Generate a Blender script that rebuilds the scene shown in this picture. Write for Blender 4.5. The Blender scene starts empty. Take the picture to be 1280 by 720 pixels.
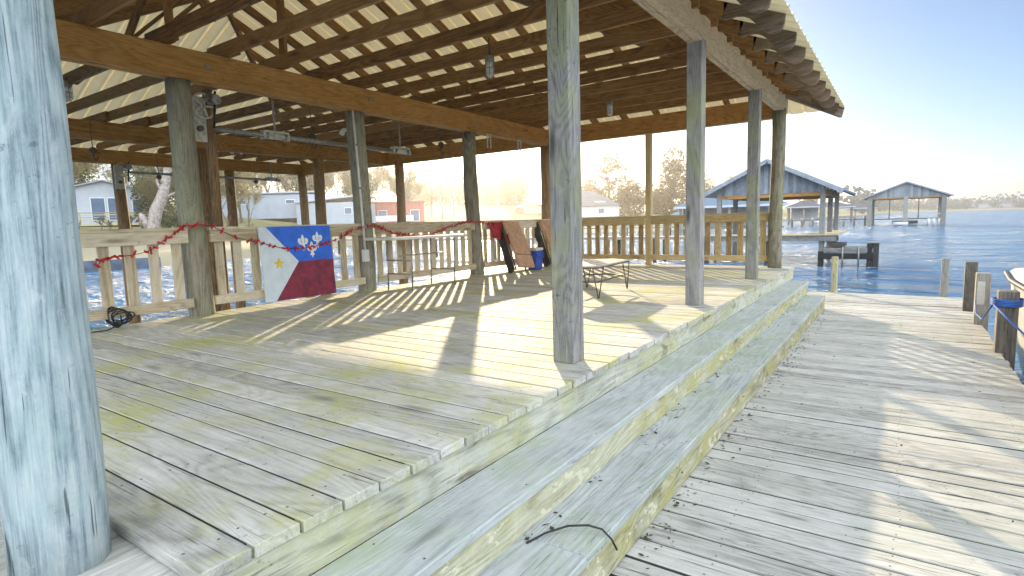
import bpy, bmesh, math, random
from mathutils import Vector, Matrix, noise as mnoise
V = Vector
R = math.radians
rnd = random.Random(7)
sc = bpy.context.scene
COL = sc.collection

# ------------------------------------------------------------------ materials
def mat(name, rough=0.6, color=(.5, .5, .5), metallic=0.0, spec=0.5):
    m = bpy.data.materials.new(name); m.use_nodes = True
    b = m.node_tree.nodes['Principled BSDF']
    b.inputs['Base Color'].default_value = (*color, 1)
    b.inputs['Roughness'].default_value = rough
    b.inputs['Metallic'].default_value = metallic
    b.inputs['Specular IOR Level'].default_value = spec
    return m

class NT:
    def __init__(s, m):
        s.m = m; s.t = m.node_tree; s.b = s.t.nodes['Principled BSDF']
    def n(s, typ, **kw):
        nd = s.t.nodes.new(typ)
        for k, v in kw.items(): setattr(nd, k, v)
        return nd
    def link(s, a, b): s.t.links.new(a, b)
    def val(s, sock, x):
        if hasattr(x, 'is_linked') or hasattr(x, 'links'): s.link(x, sock)
        else: sock.default_value = x
    def math(s, op, a, b=0.0, clamp=False):
        nd = s.n('ShaderNodeMath', operation=op, use_clamp=clamp)
        s.val(nd.inputs[0], a); s.val(nd.inputs[1], b); return nd.outputs[0]
    def noise(s, vec, scale=1, detail=3, rough=.5, dist=0):
        nd = s.n('ShaderNodeTexNoise'); s.link(vec, nd.inputs['Vector'])
        nd.inputs['Scale'].default_value = scale; nd.inputs['Detail'].default_value = detail
        nd.inputs['Roughness'].default_value = rough; nd.inputs['Distortion'].default_value = dist
        return nd.outputs['Fac']
    def mapping(s, vec, sc_):
        nd = s.n('ShaderNodeMapping'); s.link(vec, nd.inputs['Vector']); nd.inputs['Scale'].default_value = sc_
        return nd.outputs['Vector']
    def ramp(s, fac, stops):
        nd = s.n('ShaderNodeValToRGB'); s.link(fac, nd.inputs['Fac'])
        e = nd.color_ramp.elements
        while len(e) < len(stops): e.new(0.5)
        for i, (p, c) in enumerate(stops):
            e[i].position = p; e[i].color = (*c, 1) if len(c) == 3 else c
        return nd.outputs['Color']
    def mix(s, fac, a, b, typ='MIX'):
        nd = s.n('ShaderNodeMix', data_type='RGBA', blend_type=typ)
        s.val(nd.inputs['Factor'], fac)
        for so, x in ((nd.inputs[6], a), (nd.inputs[7], b)):
            if isinstance(x, tuple): so.default_value = (*x, 1)
            else: s.link(x, so)
        return nd.outputs[2]
    def mr(s, x, a, b, c=0., d=1.):
        nd = s.n('ShaderNodeMapRange'); s.link(x, nd.inputs[0])
        for i, q in enumerate((a, b, c, d)): nd.inputs[i+1].default_value = q
        return nd.outputs[0]
    def bump(s, h, strength=.3, dist=.01):
        nd = s.n('ShaderNodeBump'); s.link(h, nd.inputs['Height'])
        nd.inputs['Strength'].default_value = strength; nd.inputs['Distance'].default_value = dist
        s.link(nd.outputs['Normal'], s.b.inputs['Normal'])
    def attr(s, name):
        return s.n('ShaderNodeAttribute', attribute_name=name)
    def obj(s):
        return s.n('ShaderNodeNewGeometry').outputs['Position']

def wood(name, dark, mid, light, green=0.0, gcol=(.20, .25, .10), gscale=.9, rough=.75, knots=.5,
         tonew=.3, nails=None, peel=0.0, bumps=.45, cracks=.6, warm=None, ks=(1.5, 6.5, 6.5), ksel=.46):
    m = mat(name, rough); t = NT(m)
    g = t.attr('grain').outputs['Vector']; tone = t.attr('tone').outputs['Fac']
    pos = t.obj()
    fine = t.noise(t.mapping(g, (5.0, 120, 120)), 1, 7, .8)
    med = t.noise(t.mapping(g, (1.0, 10, 10)), 1, 7, .72, .8)
    big = t.noise(t.mapping(g, (.45, 3.2, 3.2)), 1, 2, .5, .6)
    rings = t.math('POWER', t.math('ABSOLUTE', t.math('SINE', t.math('MULTIPLY', big, 70.0))), 3.0)
    strk = t.noise(t.mapping(g, (1.3, 60, 60)), 1, 6, .75, .1)
    blot = t.noise(t.mapping(g, (5.0, 10, 10)), 1, 9, .8, .3)
    f = t.math('ADD', t.math('MULTIPLY', fine, .6), t.math('MULTIPLY', med, .25))
    f = t.math('ADD', f, t.math('MULTIPLY', strk, .28))
    f = t.math('ADD', f, t.math('MULTIPLY', blot, .42))
    f = t.math('SUBTRACT', f, .275)
    f = t.math('ADD', f, t.math('MULTIPLY', t.math('SUBTRACT', rings, .42), -.11))
    f = t.math('ADD', f, t.math('MULTIPLY', t.math('SUBTRACT', tone, .5), tonew))
    c = t.ramp(f, [(.31, dark), (.50, mid), (.70, light)])
    if warm:   # boards that kept some of their brown colour
        wm = t.mr(t.noise(t.mapping(g, (.25, 2.5, 2.5)), 1, 3, .6), .48, .68)
        c = t.mix(t.math('MULTIPLY', wm, .7), c, warm)
    # weather blotches shared by neighbouring boards
    bl = t.noise(pos, 1.3, 8, .75)
    c = t.mix(t.mr(bl, .42, .66, 0, .45), c, t.mix(1.0, c, (.62, .66, .62), 'MULTIPLY'))
    if green > 0:
        gn = t.noise(pos, gscale, 8, .72, .4)
        gm = t.math('MULTIPLY', t.mr(gn, .47, .63), t.mr(med, .25, .6, .35, 1))
        c = t.mix(t.math('MULTIPLY', gm, green, clamp=True), c, gcol)
    if peel > 0:
        pn = t.noise(t.mapping(g, (6, 11, 11)), 1, 7, .7, .5)
        pm = t.mr(pn, .585, .60)
        c = t.mix(t.math('MULTIPLY', pm, peel), c, (.62, .58, .42))
        dn = t.noise(t.mapping(g, (2.2, 6, 6)), 1, 4, .6, .5)
        c = t.mix(t.mr(dn, .60, .70, 0, .7), c, (.10, .075, .035))
    # mildew specks and pale scuffs
    sk = t.noise(t.mapping(pos, (38, 38, 38)), 1, 3, .6)
    sk2 = t.noise(t.mapping(pos, (2.2, 2.2, 2.2)), 1, 4, .6)
    c = t.mix(t.math('MULTIPLY', t.mr(sk, .63, .68), t.mr(sk2, .48, .62, 0, .75)), c, t.mix(1.0, c, (.30, .29, .27), 'MULTIPLY'))
    sc2 = t.noise(t.mapping(g, (6, 16, 16)), 1, 6, .7, .6)
    c = t.mix(t.mr(sc2, .60, .66, 0, .35), c, light)
    # long drying cracks
    ck = t.noise(t.mapping(g, (2.4, 75, 75)), 1, 3, .55, .2)
    cm = t.math('MULTIPLY', t.mr(ck, .665, .70), cracks)
    c = t.mix(cm, c, t.mix(1.0, c, (.22, .2, .2), 'MULTIPLY'))
    if knots > 0:
        vo = t.n('ShaderNodeTexVoronoi'); t.link(t.mapping(g, ks), vo.inputs['Vector']); vo.inputs['Scale'].default_value = 1
        km = t.mr(t.math('ADD', vo.outputs['Distance'], t.math('MULTIPLY', t.math('SUBTRACT', med, .5), .22)), .05, .20, 1, 0)
        sel = t.mr(t.noise(t.mapping(g, (.9, 2.2, 2.2)), 1, 1), ksel, ksel+.04)
        c = t.mix(t.math('MULTIPLY', t.math('MULTIPLY', km, sel), knots), c, tuple(x*.45 for x in dark))
    h = t.math('ADD', t.math('MULTIPLY', fine, .6), t.math('MULTIPLY', strk, .7))
    h = t.math('SUBTRACT', h, t.math('MULTIPLY', cm, .8))
    if nails:
        sp, off = nails
        sx = t.n('ShaderNodeSeparateXYZ'); t.link(t.attr('nail').outputs['Vector'], sx.inputs[0])
        a = t.math('SUBTRACT', t.math('MODULO', t.math('ADD', sx.outputs[0], 100.0), sp), sp/2)
        b = t.math('SUBTRACT', t.math('ABSOLUTE', sx.outputs[1]), off)
        # each nail sits a little off the line
        j = t.math('MULTIPLY', t.math('SUBTRACT', t.noise(t.mapping(pos, (3, 3, 3)), 1, 1), .5), .12)
        a = t.math('ADD', a, j)
        dd = t.math('SQRT', t.math('ADD', t.math('MULTIPLY', a, a), t.math('MULTIPLY', b, b)))
        nm = t.mr(dd, .003, .006, 1, 0)
        c = t.mix(t.math('MULTIPLY', nm, .9), c, (.02, .018, .018))
    t.link(c, t.b.inputs['Base Color'])
    t.bump(h, bumps, .006)
    return m

M = {}
M['deck'] = wood('deck_boards', (.27, .26, .235), (.49, .475, .43), (.66, .64, .59), green=.95, gcol=(.42, .42, .13), gscale=1.5,
                 nails=(.61, .045), tonew=.20, knots=.6)
M['dock'] = wood('dock_boards', (.27, .255, .225), (.49, .475, .43), (.63, .61, .56), green=.22, gcol=(.36, .40, .27), gscale=.7,
                 nails=(.61, .042), tonew=.16, cracks=1.0, bumps=.9, knots=.6)
M['tread'] = wood('step_tread', (.24, .255, .255), (.42, .44, .43), (.56, .58, .56), green=.6, gcol=(.33, .40, .20), gscale=1.7, tonew=.12, knots=.5, nails=(.61, .10))
M['riser'] = wood('step_riser', (.19, .17, .10), (.44, .42, .28), (.62, .60, .46), green=.85, gcol=(.40, .37, .09), gscale=2.0, peel=.95, tonew=.15, knots=.6)
M['rim'] = wood('rim_board', (.26, .26, .20), (.49, .49, .40), (.64, .64, .55), green=.85, gcol=(.44, .42, .16), gscale=1.8, peel=.3, tonew=.12, knots=.6)
M['beam'] = wood('beam_lumber', (.20, .090, .022), (.48, .235, .060), (.62, .34, .11), rough=.7, tonew=.10, knots=.8, cracks=.5)
M['eave'] = wood('eave_beam', (.27, .20, .13), (.52, .41, .28), (.64, .53, .39), tonew=.12, knots=.5)
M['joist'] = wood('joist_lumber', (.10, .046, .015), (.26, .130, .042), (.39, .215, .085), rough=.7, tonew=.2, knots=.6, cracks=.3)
M['tail'] = wood('rafter_tail', (.09, .06, .04), (.20, .14, .095), (.31, .22, .155), tonew=.2, knots=.4)
M['post'] = wood('square_post', (.11, .105, .105), (.26, .245, .235), (.41, .39, .37), green=.6, gcol=(.33, .36, .12), gscale=1.4, tonew=.15, knots=.9, cracks=1)
M['pole'] = wood('round_pole', (.11, .09, .06), (.27, .235, .165), (.42, .38, .28), green=.5, gcol=(.28, .31, .17), gscale=2.2, tonew=.15, knots=.9, cracks=.8)
M['bigpole'] = wood('bleached_pole', (.10, .14, .15), (.37, .45, .47), (.62, .66, .62), ks=(3.0, 8, 8), ksel=.44, green=.55, gcol=(.33, .46, .42), gscale=3.0, tonew=.1, knots=.38, cracks=.8, bumps=1.0)
M['slipost'] = wood('slip_post', (.15, .08, .035), (.34, .205, .09), (.48, .32, .16), tonew=.2, knots=.6)
M['rail'] = wood('railing_lumber', (.40, .30, .17), (.64, .53, .36), (.76, .66, .50), tonew=.2, knots=.7, cracks=.4)
M['railfar'] = wood('railing_honey', (.28, .18, .07), (.54, .39, .17), (.68, .53, .28), tonew=.3, knots=.6, cracks=.4)
M['piling'] = wood('dock_piling', (.07, .06, .05), (.17, .15, .13), (.30, .27, .23), tonew=.6, knots=.4, cracks=.9)
M['nb'] = wood('neighbour_wood', (.13, .12, .11), (.26, .25, .23), (.38, .36, .33), tonew=.3, knots=.2)
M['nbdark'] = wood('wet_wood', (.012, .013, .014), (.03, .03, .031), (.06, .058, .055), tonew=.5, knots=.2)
M['nbdeck'] = wood('neighbour_deck', (.30, .25, .14), (.48, .42, .25), (.6, .54, .36), tonew=.4, knots=.2)
M['gable'] = wood('gable_siding', (.13, .15, .17), (.25, .28, .31), (.36, .40, .43), tonew=.3, knots=.2)

def roofmetal(name, col, rough=.45):
    m = mat(name, rough, col, .08); t = NT(m)
    n = t.noise(t.mapping(t.obj(), (1.2, 1.2, 1.2)), 1, 5, .65)
    c = t.mix(t.mr(n, .40, .68, 0, .55), col, tuple(x*.66 for x in col))
    n2 = t.noise(t.mapping(t.obj(), (9, 9, 2)), 1, 4, .6)
    c = t.mix(t.mr(n2, .58, .72, 0, .4), c, (col[0]*.72, col[1]*.58, col[2]*.42))
    t.link(c, t.b.inputs['Base Color'])
    return m
M['sheet'] = roofmetal('corrugated_sheet', (.88, .78, .50), .6)
def translucent_sheet(m, amount):     # translucency added to the metal sheets to make them glow cream
    t = NT(m); tr = t.n('ShaderNodeBsdfTranslucent'); tr.inputs['Color'].default_value = (.95, .80, .48, 1)
    mx = t.n('ShaderNodeMixShader'); mx.inputs[0].default_value = amount
    out = [n for n in t.t.nodes if n.type == 'OUTPUT_MATERIAL'][0]
    t.link(t.b.outputs[0], mx.inputs[1]); t.link(tr.outputs[0], mx.inputs[2]); t.link(mx.outputs[0], out.inputs['Surface'])
translucent_sheet(M['sheet'], .14)
M['bluegrey'] = roofmetal('blue_grey_roof', (.25, .32, .40), .5)
M['greyroof'] = roofmetal('shingle_roof', (.16, .155, .17), .9)
M['tealroof'] = roofmetal('teal_roof', (.16, .25, .32), .6)

def flat(name, col, rough=.6, var=.25, scale=6, metallic=0., bump=0):
    m = mat(name, rough, col, metallic); t = NT(m)
    n = t.noise(t.obj(), scale, 4, .6)
    c = t.mix(t.mr(n, .35, .65), tuple(x*(1-var) for x in col), tuple(min(.95, x*(1+var*.6)) for x in col))
    t.link(c, t.b.inputs['Base Color'])
    if bump: t.bump(n, bump, .01)
    return m
M['galv'] = flat('galvanised_steel', (.34, .32, .28), .45, .3, 30, .6)
M['lift'] = flat('painted_lift_plate', (.55, .53, .44), .6, .3, 22)
M['black'] = flat('black_rubber', (.018, .018, .02), .5, .3, 30)
M['blackmetal'] = flat('dark_iron', (.13, .10, .08), .5, .4, 40, .3)
M['white'] = flat('white_paint', (.78, .79, .78), .55, .08, 3)
M['hull'] = flat('boat_hull', (.80, .78, .72), .25, .06, 2)
M['plastic'] = flat('white_plastic', (.72, .70, .66), .45, .1, 5)
M['blue'] = flat('blue_paint', (.012, .13, .66), .45, .2, 9)
M['maroon'] = flat('maroon_paint', (.22, .012, .035), .5, .45, 14)
M['flagwhite'] = flat('flag_white', (.66, .72, .74), .5, .08, 8)
M['yellow'] = flat('yellow_paint', (.75, .55, .06), .5, .1, 10)
M['red'] = flat('red_ribbon', (.58, .02, .025), .4, .5, 40)
M['redcloth'] = flat('red_cloth', (.38, .015, .025), .8, .3, 12)
M['tan'] = flat('tan_cushion', (.50, .29, .17), .85, .18, 14)
M['slate'] = flat('table_slab', (.50, .44, .37), .5, .2, 8)
M['coolblue'] = flat('blue_cooler', (.02, .08, .45), .35, .1, 8)
M['rope'] = flat('blue_rope', (.035, .12, .40), .7, .2, 50)
M['gapshade'] = flat('painted_gap_shade', (.035, .032, .026), .95, .5, 12)  # near-black colour standing in for shade in the board gaps
M['litter'] = flat('dry_litter', (.06, .045, .025), .9, .6, 40)
M['paper'] = flat('paper_tag', (.50, .48, .44), .8, .08, 20)
M['brick'] = flat('red_siding', (.42, .13, .10), .8, .15, 3)
M['metalblue'] = flat('pale_blue_siding', (.36, .42, .50), .6, .08, 1)
M['housewhite'] = flat('pale_siding', (.50, .53, .58), .7, .08, 1)
M['concrete'] = flat('concrete', (.42, .40, .36), .85, .2, 1.5)
M['bulkhead'] = flat('bulkhead', (.10, .13, .18), .7, .4, 1.5)
M['winblue'] = flat('window_pane', (.10, .16, .26), .12, .2, 1)
M['mast'] = flat('grey_trim', (.30, .33, .36), .6, .2, 4)  # blue-grey trim colour
def glassmat():
    m = mat('lamp_glass', .08, (.9, .9, .86)); b = m.node_tree.nodes['Principled BSDF']
    b.inputs['Transmission Weight'].default_value = .55; b.inputs['Roughness'].default_value = .35
    return m
M['glass'] = glassmat()

def leafmat(name, c1, c2, trans=.4):
    m = mat(name, .8, c1); t = NT(m)
    tone = t.attr('tone').outputs['Fac']
    c = t.mix(tone, c1, c2)
    t.link(c, t.b.inputs['Base Color'])
    tr = t.n('ShaderNodeBsdfTranslucent'); t.link(c, tr.inputs['Color'])
    mx = t.n('ShaderNodeMixShader'); mx.inputs[0].default_value = trans
    out = [n for n in t.t.nodes if n.type == 'OUTPUT_MATERIAL'][0]
    t.link(t.b.outputs[0], mx.inputs[1]); t.link(tr.outputs[0], mx.inputs[2]); t.link(mx.outputs[0], out.inputs['Surface'])
    return m
M['leafgold'] = leafmat('autumn_leaf', (.13, .085, .03), (.26, .19, .075), .5)
M['leafgreen'] = leafmat('evergreen_leaf', (.05, .075, .022), (.13, .15, .05), .4)
M['leafpale'] = leafmat('pale_twig_leaf', (.16, .14, .06), (.28, .25, .13), .45)
M['leafhedge'] = leafmat('hedge_leaf', (.06, .11, .025), (.13, .2, .06), .4)
M['leaffar'] = leafmat('far_leaf', (.045, .065, .065), (.08, .105, .10), .2)
M['bark'] = flat('tree_bark', (.17, .135, .10), .9, .35, 3)
M['barkpale'] = flat('dead_trunk_bark', (.36, .31, .27), .9, .4, 5, bump=.6)

def watermat():
    m = mat('lake_water', .18, (.02, .10, .20)); t = NT(m)
    t.b.inputs['IOR'].default_value = 1.333
    p = t.obj()
    w1 = t.noise(t.mapping(p, (.42, .8, 1)), 1, 3, .5, .8)
    w2 = t.noise(t.mapping(p, (2.0, 4.2, 1)), 1, 4, .6, .4)
    w3 = t.noise(t.mapping(p, (.17, .38, 1)), 1, 3, .5, .4)
    h = t.math('ADD', t.math('MULTIPLY', w1, .75), t.math('MULTIPLY', w2, .35))
    h = t.math('ADD', h, t.math('MULTIPLY', w3, 3.2))
    t.bump(h, 1.0, 2.2)
    n = t.noise(t.mapping(p, (.02, .06, 1)), 1, 4, .6)
    c = t.mix(t.mr(n, .35, .65), (.055, .19, .38), (.085, .25, .45))
    t.link(c, t.b.inputs['Base Color'])
    return m
M['water'] = watermat()

def groundmat():
    m = mat('shore_ground', .95, (.2, .2, .1)); t = NT(m)
    p = t.obj(); sx = t.n('ShaderNodeSeparateXYZ'); t.link(p, sx.inputs[0])
    n = t.noise(p, .09, 5, .6); n2 = t.noise(p, 1.4, 4, .6)
    c = t.mix(t.mr(n, .40, .62), (.30, .26, .10), (.17, .19, .055))
    c = t.mix(t.mr(n2, .35, .7, 0, .5), c, (.34, .29, .15))
    z = t.math('ADD', sx.outputs[2], t.math('MULTIPLY', t.math('SUBTRACT', n2, .5), .5))
    c = t.mix(t.mr(z, -.2, .35, 1, 0), c, (.40, .34, .22))
    t.link(c, t.b.inputs['Base Color']); t.bump(n2, .5, .1)
    return m
M['ground'] = groundmat()

# ------------------------------------------------------------------ mesh builder
class MB:
    def __init__(s): s.v = []; s.f = []; s.g = []; s.t = []; s.n = []; s.sm = []
    def quad_box(s, c, L, W, T, hl, hw, ht, tone=None, taper=1.0):
        tone = rnd.random() if tone is None else tone
        o = V((rnd.uniform(0, 60), rnd.uniform(0, 60), rnd.uniform(0, 60)))
        b = len(s.v); c = V(c)
        for i in (-1, 1):
            for j in (-1, 1):
                for k in (-1, 1):
                    k2 = taper if i > 0 else 1
                    s.v.append(c + L*hl*i + W*hw*j*k2 + T*ht*k*k2)
                    s.g.append(o + V((hl*i, hw*j, ht*k))); s.t.append(tone); s.n.append(V((hl*i, hw*j, ht*k)))
        for q in ((0, 1, 3, 2), (4, 6, 7, 5), (0, 4, 5, 1), (2, 3, 7, 6), (0, 2, 6, 4), (1, 5, 7, 3)):
            s.f.append(tuple(b+x for x in q)); s.sm.append(False)
        return s
    def bar(s, p0, p1, w, t, up=(0, 0, 1), tone=None, taper=1.0):
        p0 = V(p0); p1 = V(p1); L = p1-p0; l = L.length; L.normalize()
        T = V(up) - L*V(up).dot(L)
        if T.length < 1e-4: T = V((1, 0, 0)) - L*L.x
        T.normalize(); W = T.cross(L)
        return s.quad_box((p0+p1)/2, L, W, T, l/2, w/2, t/2, tone, taper)
    def box(s, lo, hi, tone=None):
        lo = V(lo); hi = V(hi); d = (hi-lo)/2; c = (lo+hi)/2
        ax = [V((1, 0, 0)), V((0, 1, 0)), V((0, 0, 1))]
        i = max(range(3), key=lambda k: d[k]); j, k = (i+1) % 3, (i+2) % 3
        return s.quad_box(c, ax[i], ax[j], ax[k], d[i], d[j], d[k], tone)
    def tube(s, pts, rad, n=8, tone=None, caps=True, wob=0.0, smooth=True):
        tone = rnd.random() if tone is None else tone
        pts = [V(p) for p in pts]
        if not isinstance(rad, (list, tuple)): rad = [rad]*len(pts)
        o = V((rnd.uniform(0, 60), rnd.uniform(0, 60), rnd.uniform(0, 60)))
        b = len(s.v); ln = 0; ref = None
        for i, p in enumerate(pts):
            d = (pts[min(i+1, len(pts)-1)] - pts[max(i-1, 0)])
            if d.length < 1e-9: d = V((0, 0, 1))
            d.normalize()
            if ref is None:
                ref = V((1, 0, 0)) if abs(d.x) < .8 else V((0, 1, 0))
            ref = (ref - d*ref.dot(d)).normalized(); u2 = d.cross(ref)
            if i: ln += (pts[i]-pts[i-1]).length
            for k in range(n):
                a = 2*math.pi*k/n
                r = rad[i]
                if wob: r *= 1 + wob*mnoise.noise(V((math.cos(a)*1.3+o.x, math.sin(a)*1.3+o.y, ln*1.6)))
                q = ref*math.cos(a)*r + u2*math.sin(a)*r
                s.v.append(p+q); s.g.append(o + V((ln, math.cos(a)*rad[i], math.sin(a)*rad[i]))); s.t.append(tone); s.n.append(V((9, 9, 9)))
        for i in range(len(pts)-1):
            for k in range(n):
                k2 = (k+1) % n
                s.f.append((b+i*n+k, b+i*n+k2, b+(i+1)*n+k2, b+(i+1)*n+k)); s.sm.append(smooth)
        if caps:
            s.f.append(tuple(b+k for k in range(n))[::-1]); s.sm.append(False)
            s.f.append(tuple(b+(len(pts)-1)*n+k for k in range(n))); s.sm.append(False)
        return s
    def prism(s, poly, off, tone=None):
        tone = rnd.random() if tone is None else tone
        o = V((rnd.uniform(0, 60), rnd.uniform(0, 60), rnd.uniform(0, 60)))
        poly = [V(p) for p in poly]; off = V(off); n = len(poly); b = len(s.v)
        for q in poly + [p+off for p in poly]:
            s.v.append(q); s.g.append(o + q); s.t.append(tone); s.n.append(V((9, 9, 9)))
        s.f.append(tuple(b+k for k in range(n))[::-1]); s.f.append(tuple(b+n+k for k in range(n))); s.sm += [False]*2
        for k in range(n):
            k2 = (k+1) % n
            s.f.append((b+k, b+k2, b+n+k2, b+n+k)); s.sm.append(False)
        return s
    def face(s, pts, tone=None, smooth=False):
        tone = rnd.random() if tone is None else tone
        b = len(s.v)
        for p in pts: s.v.append(V(p)); s.g.append(V(p)); s.t.append(tone); s.n.append(V((9, 9, 9)))
        s.f.append(tuple(range(b, b+len(pts)))); s.sm.append(smooth)
        return s
    def build(s, name, m, parent=None, bevel=0.0, attrs=True):
        me = bpy.data.meshes.new(name)
        org = parent.matrix_world.inverted() if parent is not None and parent.get('_o') is None else None
        off = V(parent.location) if parent is not None else V((0, 0, 0))
        if parent is not None and parent.parent is not None: off = off + V(parent.parent.location)
        me.from_pydata([tuple(p-off) for p in s.v], [], s.f)
        if attrs:
            a = me.attributes.new('grain', 'FLOAT_VECTOR', 'POINT'); a.data.foreach_set('vector', [c for q in s.g for c in q])
            a = me.attributes.new('tone', 'FLOAT', 'POINT'); a.data.foreach_set('value', s.t)
            a = me.attributes.new('nail', 'FLOAT_VECTOR', 'POINT'); a.data.foreach_set('vector', [c for q in s.n for c in q])
        me.polygons.foreach_set('use_smooth', s.sm)
        me.materials.append(m); me.update()
        bm = bmesh.new(); bm.from_mesh(me); bmesh.ops.recalc_face_normals(bm, faces=bm.faces); bm.to_mesh(me); bm.free()
        o = bpy.data.objects.new(name, me); COL.objects.link(o)
        if parent is not None: o.parent = parent
        if bevel:
            bv = o.modifiers.new('bevel', 'BEVEL'); bv.width = bevel; bv.segments = 1; bv.limit_method = 'ANGLE'
        return o

def thing(name, label, cat, loc=(0, 0, 0), group=None):
    o = bpy.data.objects.new(name, None); COL.objects.link(o); o.location = loc
    o.empty_display_size = .1
    return tag(o, label, cat, group)
def tag(o, label=None, cat=None, group=None, kind=None):
    if label: o['label'] = label
    if cat: o['category'] = cat
    if group: o['group'] = group
    if kind: o['kind'] = kind
    return o
def copy_tree(o, parent=None):
    c = o.copy(); COL.objects.link(c); c.parent = parent
    for ch in list(o.children): copy_tree(ch, c)
    return c

# ------------------------------------------------------------------ camera
CAM = V((1.4336, 0, .8561))
def camera():
    f, yaw, pitch, roll = 707.26, R(34.624), R(6.62), R(-1.70)
    cd = bpy.data.cameras.new('camera'); cam = bpy.data.objects.new('camera', cd); COL.objects.link(cam)
    fw = V((-math.sin(yaw)*math.cos(pitch), math.cos(yaw)*math.cos(pitch), -math.sin(pitch)))
    r0 = V((math.cos(yaw), math.sin(yaw), 0)); u0 = r0.cross(fw)
    r = r0*math.cos(roll) + u0*math.sin(roll); u = -r0*math.sin(roll) + u0*math.cos(roll)
    m = Matrix(((r.x, u.x, -fw.x, CAM.x), (r.y, u.y, -fw.y, CAM.y), (r.z, u.z, -fw.z, CAM.z), (0, 0, 0, 1)))
    cam.matrix_world = m
    cd.sensor_width = 36; cd.lens = f/1280*36; cd.clip_start = .05; cd.clip_end = 9000
    sc.camera = cam
camera()
def at(az, d, z=0.0):          # a point on the map by compass bearing and distance from the dock's near end
    return V((CAM.x + d*math.sin(R(az)), d*math.cos(R(az)), z))

# ------------------------------------------------------------------ light
SUN_AZ, SUN_EL = -37.2, 13.5
FILL_CLOUD = (19.0, 20.8, 23.2)
def light():
    w = bpy.data.worlds.new('World'); sc.world = w; w.use_nodes = True
    nt = w.node_tree; bg = nt.nodes['Background']
    sky = nt.nodes.new('ShaderNodeTexSky'); sky.sky_type = 'NISHITA'; sky.sun_disc = False
    sky.sun_elevation = R(SUN_EL); sky.sun_rotation = R(SUN_AZ)
    sky.air_density = .75; sky.dust_density = .6; sky.ozone_density = 2.6
    # unseen broken cloud bank, added opposite the sun to brighten the shade
    tc = nt.nodes.new('ShaderNodeTexCoord')
    def mth(op, a, b=0.0):
        n = nt.nodes.new('ShaderNodeMath'); n.operation = op
        for i, q in enumerate((a, b)):
            if hasattr(q, 'links'): nt.links.new(q, n.inputs[i])
            else: n.inputs[i].default_value = q
        return n.outputs[0]
    def mrange(x, a, b):
        n = nt.nodes.new('ShaderNodeMapRange'); n.interpolation_type = 'SMOOTHSTEP'; nt.links.new(x, n.inputs[0])
        n.inputs[1].default_value = a; n.inputs[2].default_value = b; return n.outputs[0]
    dt = nt.nodes.new('ShaderNodeVectorMath'); dt.operation = 'DOT_PRODUCT'; nt.links.new(tc.outputs['Generated'], dt.inputs[0])
    dt.inputs[1].default_value = (-math.sin(R(SUN_AZ-8)), -math.cos(R(SUN_AZ-8)), 0)
    sp = nt.nodes.new('ShaderNodeSeparateXYZ'); nt.links.new(tc.outputs['Generated'], sp.inputs[0])
    nz = nt.nodes.new('ShaderNodeTexNoise'); nt.links.new(tc.outputs['Generated'], nz.inputs['Vector'])
    nz.inputs['Scale'].default_value = 2.6; nz.inputs['Detail'].default_value = 6; nz.inputs['Roughness'].default_value = .6
    k = mth('MULTIPLY', mrange(dt.outputs['Value'], -.12, .22), mrange(sp.outputs[2], .0, .12))
    k = mth('MULTIPLY', k, mrange(nz.outputs['Fac'], .30, .55))
    mx = nt.nodes.new('ShaderNodeMix'); mx.data_type = 'RGBA'
    nt.links.new(k, mx.inputs['Factor']); nt.links.new(sky.outputs[0], mx.inputs[6]); mx.inputs[7].default_value = (*FILL_CLOUD, 1)
    nt.links.new(mx.outputs[2], bg.inputs[0]); bg.inputs[1].default_value = .066
    sd = bpy.data.lights.new('sun', 'SUN'); sd.energy = 3.7; sd.angle = R(.53); sd.color = (1, .80, .52)
    so = bpy.data.objects.new('sun', sd); COL.objects.link(so)
    d = V((math.sin(R(SUN_AZ))*math.cos(R(SUN_EL)), math.cos(R(SUN_AZ))*math.cos(R(SUN_EL)), math.sin(R(SUN_EL))))
    so.rotation_euler = d.to_track_quat('Z', 'Y').to_euler(); so.location = d*50
    vs = sc.view_settings
    vs.view_transform = 'Standard'; vs.look = 'None'; vs.gamma = 1; vs.use_curve_mapping = False
    vs.exposure = 1.38
light()

WATER_Z = -1.3
DOCK_Z = -.545
ZW, ZL = V((0, 0, 1)), None

# ------------------------------------------------------------------ water and land
def water():
    mb = MB(); n = 96; rings = [0, 3, 8, 18, 40, 90, 200, 500, 1200, 3000, 7000]
    vs = []
    me_v = [V((0, 0, WATER_Z))]; fs = []
    for r in rings[1:]:
        for k in range(n): a = 2*math.pi*k/n; me_v.append(V((r*math.cos(a), r*math.sin(a), WATER_Z)))
    for k in range(n): fs.append((0, 1+k, 1+(k+1) % n))
    for i in range(len(rings)-2):
        for k in range(n):
            k2 = (k+1) % n; fs.append((1+i*n+k, 1+i*n+n+k, 1+i*n+n+k2, 1+i*n+k2))
    mb.v = me_v; mb.f = fs; mb.g = list(me_v); mb.t = [0]*len(me_v); mb.n = list(me_v); mb.sm = [True]*len(fs)
    o = mb.build('lake_water', M['water']); tag(o, kind='structure')
water()

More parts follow.
